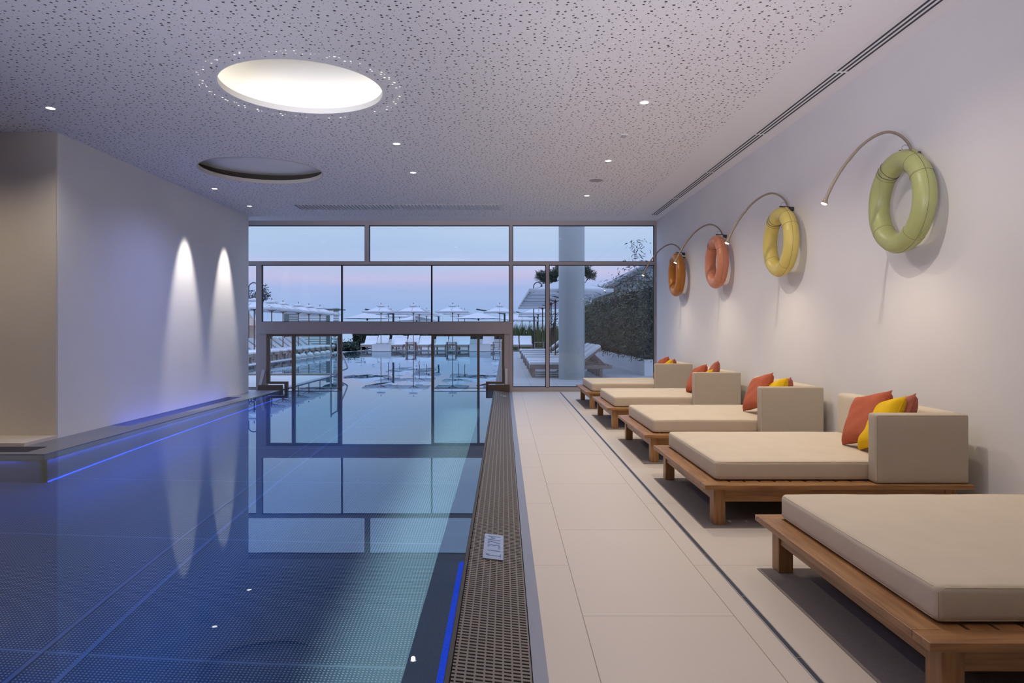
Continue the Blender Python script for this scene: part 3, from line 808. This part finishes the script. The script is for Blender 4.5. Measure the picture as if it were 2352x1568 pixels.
def put(proto, usedflag, x, y, z, rz, sc, label, cat, group):
    o = proto if not usedflag[0] else copy_tree(proto); usedflag[0] = True
    o.location = (x, y, z); o.rotation_euler = (0, 0, rz); o.scale = sc
    return tag(o, label, cat, group)
for i, (px, Y) in enumerate(((584, 28.8), (624, 30.9), (650, 32.95), (685, 35.0), (709.5, 37.1), (735, 39.2))):
    put(protoP, used, fx(px, Y), Y, .03, 0, (.82, .82, 1), 'white square parasol over the left poolside loungers, %s from the glass wall' % ordn[i], 'parasol', 'parasols left of the pool')
for i, Y in enumerate((19.15, 21.4, 23.7, 25.9, 28.4, 31.6)):
    put(protoP, used, 1.72, Y, 0, 0, (.88, .88, 1.085), 'white parasol over the right terrace loungers, %s from the round column outward' % ordn[i], 'parasol', 'parasols on the right terrace')
front = [(875.2, 43.3), (949.4, 43), (1039.6, 43), (1148, 43.3)]
for i, (px, Y) in enumerate(front):
    put(protoP, used, fx(px, Y), Y, .03, 0, (.80, .80, 1.10), 'tall white parasol planted by the far pool end loungers, %s from the left' % ordn[i], 'parasol', 'front row of parasols beyond the pool')
for px, Y, lab in ((891.8, 50, 'farther parasol with its pole just right of the leftmost tall one'), (963, 50, 'farther parasol with its pole just right of the second tall one'),
                   (979.8, 55.5, 'farther parasol beside the dark pane joint over the open door'), (1053, 49.5, 'farther parasol with its pole just right of the third tall one'), (1067.5, 53, 'farther parasol left of the tilted dark arm'),
                   (918, 60.5, 'farther parasol left of the second tall one')):
    put(protoP, used, fx(px, Y), Y, .03, 0, (.86, .86, 1.12 if px < 1060 else 1.08), lab, 'parasol', 'second row of parasols beyond the pool')
for i, (px, Y, zs) in enumerate([(1199, 46.5, .9), (1217, 50, .9), (1228, 43, 1.0), (1236, 36.5, 1.0)]):
    put(protoP, used, fx(px, Y), Y, 0, 0, (.8, .8, zs), ['low white parasol showing above the reeds', 'small white parasol far behind the reeds', 'far thin poled parasol left of the terrace parasol row', 'parasol ending the terrace row, seen left of the mullion'][i], 'parasol', 'far parasols by the reeds')
for i, (px, py) in enumerate([(830, 735.5), (857, 735), (974, 738), (1138, 736)]):
    Y = 60
    put(protoP, used, fx(px, Y), Y, .03, 0, (.42, .42, (fz(py, Y) - .1) / 2.6), 'tiny distant parasol top just above the beam, %s' % ['nearest the left pane joint', 'left of the leftmost tall parasol pole', 'below the right pane joint', 'beside the main mullion'][i], 'parasol', 'distant parasol tops')

def cantilever():
    t = bpy.data.objects.new('cantilever_parasol', None); C.objects.link(t)
    S, ze, za = 3.2, 2.15, 2.62; hs = S / 2
    b = B()
    ring = [(hs * math.cos(R(45 * k + 22.5)) * 1.08, hs * math.sin(R(45 * k + 22.5)) * 1.08, ze) for k in range(8)]
    mid = [(p[0] * .5, p[1] * .5, ze + (za - ze) * .46) for p in ring]
    for k in range(8):
        b.quad(ring[k], ring[(k + 1) % 8], mid[(k + 1) % 8], mid[k])
        b.bm.faces.new([b.bm.verts.new(q) for q in (mid[k], mid[(k + 1) % 8], (0, 0, za))])
    bmesh.ops.remove_doubles(b.bm, verts=b.bm.verts[:], dist=1e-4); bmesh.ops.solidify(b.bm, geom=b.bm.faces[:], thickness=.01)
    b.build('canopy', 'canvas', t)
    for k in range(8):
        p = ring[k]
        B().tube([(0, 0, ze - .04), (p[0] * .96, p[1] * .96, ze + .01)], .012, 5).build('rib', 'dark_metal', t)
    B().lathe([(.02, -.12), (.06, -.05), (.05, .05), (.02, .5)], 10, (0, 0, ze - .05), cap=True).build('hub', 'dark_metal', t)
    B().box(1.72, 1.84, -.06, .06, 0, 2.62).build('mast', 'dark_metal', t)
    B().tube([(-.15, 0, za + .22), (1.78, 0, 2.5)], .05, 6).build('arm', 'dark_metal', t)
    B().box(1.3, 2.2, -.4, .4, 0, .06).build('base', 'grey_plate', t)
    return t
pc = cantilever(); uc = [False]
for px, Y, lab in ((843.5, 48, 'cantilever parasol with a dark arm at the left of the far terrace'), (957, 57, 'cantilever parasol with a dark hub behind the middle left front parasol'),
                   (1099, 48, 'cantilever parasol with a tilted dark arm right of the middle'), (1180, 53, 'cantilever parasol behind the main mullion above the reeds')):
    put(pc, uc, fx(px, Y), Y, .03, 0, (1, 1, .92), lab, 'parasol', 'cantilever parasols on the far terrace')

# ------------------------------------------------------------------ sun loungers
def lounger(back_deg=38):
    t = bpy.data.objects.new('sun_lounger', None); C.objects.link(t)       # foot at -x end, head at +x
    L, W, zf = 2.15, .68, .32; hinge = 1.28
    b = B(); b.box(0, L, -W / 2, -W / 2 + .045, zf - .09, zf); b.box(0, L, W / 2 - .045, W / 2, zf - .09, zf)
    b.box(0, .045, -W / 2, W / 2, zf - .09, zf); b.box(L - .045, L, -W / 2, W / 2, zf - .09, zf); b.box(.4, .44, -W / 2, W / 2, zf - .08, zf - .04)
    b.build('frame', 'grey_wood', t)
    for x in (.06, L - .33):
        for y in (-W / 2 + .01, W / 2 - .08):
            B().box(x, x + .08, y, y + .07, 0, zf - .09).build('leg', 'grey_wood', t)
    b = B(); [b.box(x, x + .06, -W / 2 + .05, W / 2 - .05, zf - .02, zf - .001) for x in [.06 + .085 * k for k in range(14)]]; b.build('slats', 'grey_wood', t)
    B().rounded(0, hinge + .02, -W / 2 + .01, W / 2 - .01, zf + .001, zf + .095, .03, n=2).build('mattress', 'mattress_white', t, smooth='full')
    a = R(back_deg)
    Rm = Matrix.Rotation(-a, 4, 'Y')
    bk = bpy.data.meshes
    o = B().rounded(0, .76, -W / 2 + .01, W / 2 - .01, .02, .105, .03, n=2).build('back_mattress', 'mattress_white', t, smooth='full'); o.location = (hinge, 0, zf); o.rotation_euler = (0, -a, 0)
    b = B(); b.box(0, .74, -W / 2 + .03, -W / 2 + .07, -.03, .018); b.box(0, .74, W / 2 - .07, W / 2 - .03, -.03, .018)
    [b.box(.05 + .1 * k, .11 + .1 * k, -W / 2 + .05, W / 2 - .05, -.005, .015) for k in range(7)]
    o = b.build('back_frame', 'grey_wood', t); o.location = (hinge, 0, zf); o.rotation_euler = (0, -a, 0)
    b = B(); h = .5 * math.sin(a)
    for y in (-W / 2 + .1, W / 2 - .1): b.tube([(hinge + .5 * math.cos(a), y, zf + h - .02), (hinge + .75, y, zf - .03)], .018, 5)
    b.build('prop', 'grey_wood', t)
    return t
pl = lounger(); ul = [False]
for i, Y in enumerate((18.72, 19.75, 20.85, 22.7, 24.8, 27.0, 30.6)):
    put(pl, ul, .67, Y, 0, 0, (1, 1, 1), 'white cushioned sun lounger on the right terrace, %s outward from the glass wall' % ordn[i], 'sun lounger', 'sun loungers on the right terrace')
for i, Y in enumerate([24.3, 25.3, 26.4, 27.4, 28.28, 29.32, 30.38, 31.42, 32.43, 33.47, 34.48, 35.52, 36.58, 37.62]):
    put(pl, ul, -9.1, Y, .03, math.pi, (1, 1, 1), 'white cushioned sun lounger left of the outdoor pool, %s from the glass wall' % (ordn + ['thirteenth', 'fourteenth'])[i], 'sun lounger', 'sun loungers left of the pool')
far = [(841.5, 40.6, 'leftmost lounger at the far end of the pool, left of the first white planter'),
       (912, 40.5, 'far end lounger directly right of the first white planter'),
       (971, 40.5, 'far end lounger directly left of the bronze door stile right of centre'),
       (1010, 40.5, 'far end lounger directly right of the bronze door stile right of centre'),
       (1063, 40.5, 'far end lounger directly left of the second white planter'),
       (1121, 42.4, 'far end lounger directly behind the right end of the second white planter'),
       (1178, 40.5, 'far end lounger partly hidden by the main mullion'),
       (1209, 40.5, 'far end lounger in front of the reeds, right of the main mullion'),
       (871, 43.6, 'back row lounger behind the first white planter'),
       (904, 44, 'back row lounger peeking out left of the second far parasol table'),
       (943, 43.6, 'back row lounger behind the table at the middle left parasol pole'),
       (1040, 43.6, 'back row lounger behind the table at the middle right parasol pole')]
for px, Y, lab in far:
    put(pl, ul, fx(px, Y), Y, .03, math.pi / 2, (1.0, 1.08, 1), lab, 'sun lounger', 'sun loungers at the far end of the pool')

def table():
    t = bpy.data.objects.new('side_table', None); C.objects.link(t)
    b = B(); [b.box(-.27, .27, -.27 + .11 * k, -.17 + .11 * k, .40, .43) for k in range(5)]; b.build('table_top', 'grey_wood', t)
    for x in (-.25, .2):
        for y in (-.25, .2): B().box(x, x + .05, y, y + .05, 0, .40).build('leg', 'grey_wood', t)
    B().box(-.2, .2, -.22, .22, .14, .16).build('shelf', 'grey_wood', t)
    return t
pt = table(); ut = [False]
for px, Y, lab in ((944, 40.7, 'slatted wooden side table at the middle left far parasol'), (1037, 40.7, 'slatted wooden side table at the middle right far parasol'),
                   (1143, 40.7, 'slatted wooden side table at the right end of the pool'), (1238, 40.2, 'slatted wooden side table beside the far lounger by the reeds')):
    put(pt, ut, fx(px, Y), Y, .03, 0, (1.1, 1.1, 1.2), lab, 'side table', 'side tables at the far end of the pool')

# planters, parapet, hedges and trees beyond the pool
for (a, c, lab) in ((854, 897, 'low white planter box at the far end of the pool, left of centre'), (1078, 1127, 'low white planter box at the far end of the pool, right of centre')):
    t = thing('planter_box', lab, 'planter', (fx((a + c) / 2, 40.2), 40.5, .03), group='white planters at the far end of the pool')
    w = (fx(c, 40.2) - fx(a, 40.2)) / 2
    B().box(-w, w, -.3, .3, 0, .40, bevel=.01).build('box', 'outdoor_white', t)
    B().box(-w + .04, w - .04, -.26, .26, .385, .405).build('soil', 'hedge_core', t)
tag(B().box(-9.2, 3.6, 46.8, 47.05, 0, .62).build('parapet', 'outdoor_white'), 'low white parapet wall behind the far loungers', 'parapet')

def hedge(name, x0, x1, y0, y1, z0, z1, n, leaf, ln, wd, label, ragged=.35, m='hedge_core'):
    t = thing(name, label, 'hedge', ((x0 + x1) / 2, (y0 + y1) / 2, z0))
    cx, cy = (x0 + x1) / 2, (y0 + y1) / 2
    b = B(); b.box(x0 - cx + .25, x1 - cx - .2, y0 - cy + .25, y1 - cy - .2, 0, (z1 - z0) - ragged * 1.2); b.build('core', m, t)
    pts = []
    while len(pts) < n:
        x, y, z = rnd.uniform(x0, x1), rnd.uniform(y0, y1), rnd.uniform(0, 1)
        top = (z1 - z0) * (1 - .0) + ragged * (math.sin(x * 2.3 + y * 1.7) * .5 + math.sin(y * 3.9) * .3 + rnd.uniform(-.6, .4))
        if rnd.random() < .72:
            if rnd.random() < .62: x = x0 + abs(rnd.gauss(0, .15))
            else: y = y0 + abs(rnd.gauss(0, .15))
        pts.append((x - cx, y - cy, z * top))
    B().leaves(pts, ln, wd).build('foliage', leaf, t)
    return t
hg = hedge('bamboo_hedge', 3.75, 6.2, 19.15, 39, .42, 2.85, 26000, 'leaf_bamboo', .17, .013, 'tall dense grey-green bamboo hedge in the white planter outside the right panes', .35)
b = B(); lv = B()
for (px, top, Y, n) in ((1450, 548, 20.5, 70), (1460, 590, 20.8, 40), (1385, 650, 22, 30), (1420, 620, 21, 30), (1395, 672, 23, 25), (1478, 605, 20.4, 30)):
    x = fx(px, Y) - hg.location.x; y = Y - hg.location.y; z1 = fz(top, Y) - .42
    pts = [(x + .22 * math.sin(k * .5 + px) * (k / 6) ** 2, y + .08 * (k / 6) ** 2, z1 * k / 6) for k in range(7)]
    b.tube(pts, [.011 - .0014 * k for k in range(7)], 5)
    e = Vector(pts[-1]); lv.leaves([(e.x + rnd.gauss(0, .16), e.y + rnd.gauss(0, .12), e.z - abs(rnd.gauss(0, .42))) for _ in range(n)], .16, .014)
b.build('stalk', 'bark', hg); lv.build('shoot_leaves', 'leaf_olive', hg)
t = thing('raised_planter', 'white walled planter holding the bamboo hedge', 'planter', (3.8, 19.1, 0))
B().box(0, .14, 0, 20, 0, .44).build('side_wall', 'outdoor_white', t); B().box(.14, 3.2, 0, .14, 0, .44).build('end_wall', 'outdoor_white', t)
B().box(.14, 3.2, .14, 20, 0, .38).build('soil', 'hedge_core', t)
hedge('clipped_hedge', -13.5, 1.2, 63, 64.5, 0, 1.25, 9000, 'leaf_dark', .16, .04, 'dark green hedge behind the parapet beyond the pool', .25)
hedge('clipped_hedge', -15.9, -13.0, 26, 40.3, 0, 1.3, 5000, 'leaf_dark', .16, .04, 'dark green hedge behind the left row of sun loungers', .2)
t = thing('low_shrub', 'low spreading dark shrub at the left of the far terrace', 'shrub', (fx(797, 41.5), 41.6, .03))
pts = [(rnd.gauss(0, .34), rnd.gauss(0, .25), abs(rnd.gauss(.16, .13)) + .18 * max(0, rnd.gauss(.2, .5))) for _ in range(1100)]
B().leaves(pts, .14, .03, 0).build('foliage', 'leaf_dark', t)
B().tube([(0, 0, 0), (0, .02, .15)], .02, 6).build('stem', 'bark', t)
# reeds
t = thing('reed_bed', 'tall green reeds behind the far loungers, seen through the narrow right pane', 'reeds', (1.8, 44.4, 0))
b = B()
for _ in range(1500):
    x, y = rnd.uniform(-1.5, 2.2), rnd.uniform(-.9, .9); h = rnd.uniform(.9, 1.75); lx, ly = rnd.gauss(0, .16), rnd.gauss(0, .16); w = .018
    b.bm.faces.new([b.bm.verts.new(q) for q in ((x - w, y, 0), (x + w, y, 0), (x + lx * .4 + w * .8, y + ly * .4, h * .6), (x + lx, y + ly, h), (x + lx * .4 - w * .8, y + ly * .4, h * .6))])
b.build('blades', 'reed', t)
def tree(name, X, Y, h, crowns, leaf, n, ln, wd, label):
    t = thing(name, label, 'tree', (X, Y, 0))
    B().tube([(0, 0, 0), (.08, 0, h * .35), (-.05, .05, h * .7), (0, 0, h * .9)], [.11, .09, .07, .04], 8).build('trunk', 'bark', t, smooth=True)
    br = B(); fo = B()
    for (cx, cz, r) in crowns:
        br.tube([(0, 0, h * .55), (cx * .5, 0, (h * .55 + cz) * .52), (cx, 0, cz)], [.05, .035, .015], 5)
        pts = []
        for _ in range(int(n * r * r)):
            d = Vector((rnd.gauss(0, 1), rnd.gauss(0, 1), rnd.gauss(0, .8))).normalized() * r * rnd.random() ** .4
            pts.append((cx + d.x, d.y, cz + d.z))
        fo.leaves(pts, ln, wd, -.2)
    br.build('branches', 'bark', t); fo.build('foliage', leaf, t)
    return t
Y = 46; tree('pine_tree', fx(1300, Y), Y, 4.4, [(fx(px, Y) - fx(1300, Y), fz(py, Y), r) for px, py, r in ((1244, 634, .36), (1265, 631, .34), (1278, 630, .3), (1283, 618, .3), (1302, 614, .4), (1325, 610, .4), (1345, 622, .38), (1357, 632, .3), (1270, 642, .3), (1250, 643, .22))], 'leaf_pine', 5200, .26, .022, 'umbrella pine with tufted crown behind the round column')
Y = 42; tree('olive_tree', fx(590, Y), Y, 3.6, [(fx(px, Y) - fx(590, Y), fz(py, Y), r) for px, py, r in ((580, 678, .32), (604, 680, .36), (611, 676, .3), (598, 690, .4), (607, 664, .2), (586, 690, .35), (610, 655, .12))], 'leaf_olive', 1100, .14, .03, 'small dark tree above the left row of parasols')
t = tree('young_tree', fx(1271, 34), 34, 1.6, [(0, 1.6, .28), (.08, 1.95, .22), (-.05, 1.2, .22)], 'leaf_olive', 900, .12, .025, 'young leafy tree between the poles of the right terrace parasols')

# round column, house, pavilion, lamp posts, tent, rails, globes
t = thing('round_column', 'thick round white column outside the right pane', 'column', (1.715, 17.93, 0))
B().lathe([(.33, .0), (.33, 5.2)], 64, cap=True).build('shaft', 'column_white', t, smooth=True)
t = thing('house', 'grey gabled house behind the bamboo hedge', 'house', (12.0, 48, 0)); Y = 44.5
ex, ez = fx(1392, Y), fz(657, Y); ax, az = fx(1500, Y), fz(597, Y)
ox = 12.0
B().prism([(ex - ox - .1, ez - .1), (ax - ox, az), (2 * ax - ex - ox, ez - .1), (2 * ax - ex - ox, ez - .38), (ax - ox, az - .28), (ex - ox - .1, ez - .38)], Y - 48 - .3, 8).build('roof', 'roof_grey', t)
B().prism([(ex - ox + .5, 0), (2 * ax - ex - ox - .5, 0), (2 * ax - ex - ox - .5, ez - .1), (ax - ox, az - .3), (ex - ox + .5, ez - .1)], Y - 48 + .1, 7.6).build('wall', 'wall_grey', t)
B().box(ex - ox + .5, 2 * ax - ex - ox, Y - 48 - .02, Y - 48 + .1, fz(645, Y), fz(643.5, Y)).build('fascia', 'roof_grey', t)
t = thing('slatted_pavilion', 'grey pavilion with horizontal slats behind the left parasols', 'pavilion', (-12.5, 47, 0))
x0, x1, xs = fx(664, 47) + 12.5, fx(757, 47) + 12.5, fx(776.5, 47) + 12.5
B().box(x0 - .35, x0, 0, 2, 0, fz(719, 47)).build('side_panel', 'slat_dark', t)
b = B(); [b.box(x0, x1, 0, .05, z, z + .11) for z in [.1 + .155 * k for k in range(14)]]; b.build('slat_screen', 'slat_grey', t)
B().box(x1 - .22, x1, -.05, .1, 0, 2.3).build('post', 'slat_dark', t)
b = B(); [b.box(x1 + .2, xs, .2, .25, z, z + .11) for z in [.1 + .155 * k for k in range(17)]]; b.build('slat_screen', 'slat_grey', t)
B().box(x1 - .5, xs + .05, .1, 2, fz(711, 47), fz(708.5, 47)).build('roof', 'slat_dark', t)
def lamp_post(x, y, z, r, sgn, label):
    t = thing('curved_lamp_post', label, 'lamp post', (x, y, 0))
    pts = [(0, 0, 0), (0, 0, z - r)] + [(sgn * r * (1 - math.cos(a)), 0, z - r + r * math.sin(a)) for a in [math.pi * k / 14 for k in range(1, 13)]]
    B().tube(pts, .022, 8).build('post', 'dark_metal', t, smooth=True)
    B().lathe([(.03, 0), (.06, -.1), (0, -.1)], 12, pts[-1]).build('head', 'dark_metal', t)
lamp_post(fx(574, 31) - .05, 31, fz(649, 31), .22, 1, 'dark curved lamp post rising above the left parasols')
lamp_post(fx(1226, 33), 33, fz(648, 33), .19, 1, 'dark curved lamp post arching behind the right terrace parasols')
Y = 33; t = thing('garden_tent', 'small white peaked garden tent at the far left', 'tent', (fx(568, Y), Y, .03))
b = B()
for k in range(4):
    p = [(-.7, -.7, 1.42), (.7, -.7, 1.42), (.7, .7, 1.42), (-.7, .7, 1.42)]; q = [(x * .3, y * .3, 1.75) for x, y, z in p]
    b.quad(p[k], p[(k + 1) % 4], q[(k + 1) % 4], q[k]); b.bm.faces.new([b.bm.verts.new(v) for v in (q[k], q[(k + 1) % 4], (0, 0, 2.15))])
bmesh.ops.solidify(b.bm, geom=b.bm.faces[:], thickness=.01); b.build('roof', 'tent', t)
for x in (-.66, .62):
    for y in (-.66, .62): B().box(x, x + .05, y, y + .05, 0, 1.42).build('post', 'outdoor_white', t)
b = B(); b.box(-.7, .7, .60, .62, .1, 1.42); b.build('wall', 'tent', t)
# hand rails at the swim steps
def rail(pts, label):
    t = thing('pool_handrail', label, 'handrail', (0, 0, 0)); p0 = Vector(pts[0]); t.location = (p0.x, p0.y, 0)
    B().tube(smooth_pts([Vector(p) - Vector((p0.x, p0.y, 0)) for p in pts], 3), .022, 8).build('tube', 'steel', t, smooth=True)
Y = 18.2
rail([at(760, 890, Y), at(760, 782, Y), at(762, 778, Y + .1), at(772, 777, Y + .7), at(775.5, 780, Y + 1.0), at(775.5, 868, Y + 1.0)], 'tall steel pool handrail behind the left door pane')
rail([at(783.5, 777, Y), at(784, 806, Y), at(790, 822, Y), at(797, 840, Y), at(796, 846, Y), at(783, 850, Y + .2)], 'bent steel grab rail at the pool steps, left of the open door')
for i, (px, py, Y) in enumerate(((688.6, 826, 28.4), (705.3, 824, 29.25), (721.2, 821.6, 30.3), (736.5, 819, 31.4), (750.2, 817.5, 32.4), (765.4, 816, 33.3))):
    t = thing('globe_light', 'round white globe lamp on the left pool edge, %s from the bronze stile' % ordn[i], 'globe lamp', (-8.33, Y, .05), group='globe lamps on the left pool edge')
    B().lathe([(0, .0), (.06, .0), (.11, .03), (.14, .09), (.135, .15), (.10, .20), (.05, .225), (0, .23)], 24).build('globe', 'outdoor_white', t, smooth='full')
    B().lathe([(.15, -.005), (.15, .012), (.10, .02)], 20, cap=True).build('foot', 'white_metal', t)

# ------------------------------------------------------------------ lights
def spot(name, loc, energy, size, blend, col, rot=(0, 0, 0), rad=.03):
    l = bpy.data.lights.new(name, 'SPOT'); l.energy = energy; l.spot_size = R(size); l.spot_blend = blend; l.color = col; l.shadow_soft_size = rad
    o = bpy.data.objects.new(name, l); C.objects.link(o); o.location = loc; o.rotation_euler = rot
def area(name, loc, rot, sx, sy, energy, col, spread=180):
    l = bpy.data.lights.new(name, 'AREA'); l.shape = 'RECTANGLE'; l.size = sx; l.size_y = sy; l.energy = energy; l.color = col; l.spread = R(spread)
    o = bpy.data.objects.new(name, l); C.objects.link(o); o.location = loc; o.rotation_euler = rot
WARM = (1, .87, .74)
for X, Y in DLP:
    if X < -4 and Y > 9: spot('downlight_beam', (X, Y, CZ - .03), 230, 37, .75, (1, .92, .84), rot=(0, R(14), 0))
    else: spot('downlight_beam', (X, Y, CZ - .03), 86 if X > 0 else 40, 140, .8, WARM if X > 0 else (1, .90, .78))
for X, Y, e in ((1.357, 4.45, 80), (1.357, 2.1, 20), (1.357, .1, 14), (-1.26, 3.2, 36), (-1.26, .8, 20), (-4.6, 4.0, 45), (-4.6, 1.0, 40)):   # unseen rows continue toward the camera; the warm ones near it are added fill
    spot('downlight_beam', (X, Y, CZ - .03), e, 150, .8, (1, .80, .55) if X > 0 and Y < 4 else WARM, rad=0.0)
spot('downlight_beam', (-6.3, 6.55, CZ - .03), 54, 150, .8, (1, .80, .55), rad=0.0)
spot('downlight_beam', (-8.0, 4.3, CZ - .03), 60, 155, .8, (1, .80, .55), rad=0.0)
for X in (1.5, -.8, -2.8):       # added unseen fill behind the camera, lifts the ceiling brightness
    spot('ceiling_fill', (X, -2.0, .9), 1350, 31, 1.0, (.82, .83, 1), rot=(R(90 + 18.5), 0, 0), rad=.85)
spot('ceiling_fill', (-2.9, -2.0, 1.0), 1150, 34, 1.0, (.90, .84, 1), rot=(R(90 + 16), 0, R(-35)), rad=.9)  # added unseen fill aimed at the upper right wall
dr = (gsm[-1] - gsm[-3]).normalized()
for y, z, *_ in RINGS:
    p = TIP + dr * .03
    spot('wall_lamp_beam', (WX + p.x, y, z + p.z), 16, 130, .7, (1, .82, .62), rad=.02)
# blue pool lights under water by the left ledge, plus added fill in open water
area('pool_light', (-4.38, 10.3, -.30), (0, R(-14), 0), .12, 7.0, 55, (.03, .13, 1))
area('pool_light', (-7.0, 6.76, -.30), (R(-14), 0, 0), 4.6, .12, 25, (.05, .12, 1))
area('pool_light', (-5.0, 2.0, -.30), (0, 0, 0), .3, 4.0, 50, (.04, .14, 1))
area('pool_light', (-2.37, 7.5, -.10), (0, 0, 0), .12, 12.0, 55, (.05, .24, 1))  # added fill hung mid-pool, brightens the pool floor
tag(B().prism([(-.236, .0225), (-.2105, .030), (-.2105, .0325), (-.236, .0255)], 1.2, 3.7).build('glow_strip', 'blue_glow'), 'blue light on the right pool lip, added as a glowing strip beside the grating', 'led strip')  # blue glow on the steel lip, added as an emissive sliver
area('slot_fill', (-4.80, 10.8, -.13), (R(180), R(-25), 0), .10, 3.6, 4, (.14, .20, 1))  # added blue fill inside the slot, tints the left wall
area('pool_light', (-.42, 6.5, -.25), (0, R(12), 0), 0.08, 11.5, 62, (.76, .98, .84), 42)
spot('blue_fill', (DOME2[0], DOME2[1], CZ + .02), 110, 150, 1.0, (.36, .42, 1), rad=0.0)  # added blue fill under the unlit recess, tints walls and water
spot('blue_fill', (-2.4, 1.6, CZ - .02), 60, 165, .8, (.36, .38, 1), rad=0.0)  # added unseen blue fill
st_led = B(); st_led.box(-4.468, -4.45, 6.9, 14.0, ZB + .002, ZB + .03)
tag(st_led.build('glow_strip', 'blue_led'), 'thin blue glowing line at the foot of the left pool wall under water', 'led strip')

# ------------------------------------------------------------------ sky
w = bpy.data.worlds.new('dusk'); SC.world = w; w.use_nodes = True
nt = w.node_tree
for n in list(nt.nodes): nt.nodes.remove(n)
out = nt.nodes.new('ShaderNodeOutputWorld'); bg = nt.nodes.new('ShaderNodeBackground'); nt.links.new(bg.outputs[0], out.inputs[0])
tc = nt.nodes.new('ShaderNodeTexCoord'); sep = nt.nodes.new('ShaderNodeSeparateXYZ'); nt.links.new(tc.outputs['Generated'], sep.inputs[0])
mp = nt.nodes.new('ShaderNodeMapping'); mp.inputs['Scale'].default_value = (2.2, 2.2, 26); nt.links.new(tc.outputs['Generated'], mp.inputs[0])
nz = nt.nodes.new('ShaderNodeTexNoise'); nz.inputs['Scale'].default_value = 1.3; nz.inputs['Detail'].default_value = 4; nt.links.new(mp.outputs[0], nz.inputs['Vector'])
zz = math_n(nt, 'ADD', sep.outputs[2], math_n(nt, 'MULTIPLY', math_n(nt, 'ADD', nz.outputs['Fac'], -.5), .05))
cr = nt.nodes.new('ShaderNodeValToRGB'); nt.links.new(zz, cr.inputs[0])
el = cr.color_ramp.elements
stops = [(0.0, (.38, .54, .82)), (.030, (.34, .49, .82)), (.055, (.40, .51, .83)), (.072, (.58, .56, .82)), (.088, (.50, .58, .84)), (.110, (.44, .59, .85)), (.15, (.54, .67, .88)), (.21, (.46, .60, .92)), (.38, (.80, 1.05, 1.70)), (1.0, (1.0, 1.25, 1.95))]
el[0].position = 0; el[0].color = (*stops[0][1], 1); el[1].position = 1; el[1].color = (*stops[-1][1], 1)
for p, c in stops[1:-1]:
    e = el.new(p); e.color = (*c, 1)
nt.links.new(cr.outputs[0], bg.inputs[0]); bg.inputs[1].default_value = .87

# ------------------------------------------------------------------ camera and view
cam = bpy.data.cameras.new('camera'); co = bpy.data.objects.new('camera', cam); C.objects.link(co)
co.location = (0, 0, H); co.rotation_euler = (R(90), 0, 0)
cam.sensor_width = 36; cam.lens = F / 2352 * 36
cam.shift_x = (1176 - CX) / 2352; cam.shift_y = -(784 - CY) / 2352
cam.clip_end = 500
SC.camera = co
SC.view_settings.view_transform = 'Standard'; SC.view_settings.look = 'None'; SC.view_settings.exposure = 0.22; SC.view_settings.gamma = 1.0
SC.view_settings.use_curve_mapping = False
cy = SC.cycles
cy.max_bounces = 9; cy.diffuse_bounces = 4; cy.glossy_bounces = 5; cy.transmission_bounces = 6; cy.transparent_max_bounces = 12
cy.sample_clamp_indirect = 4.0; cy.blur_glossy = 1.0; cy.use_denoising = True
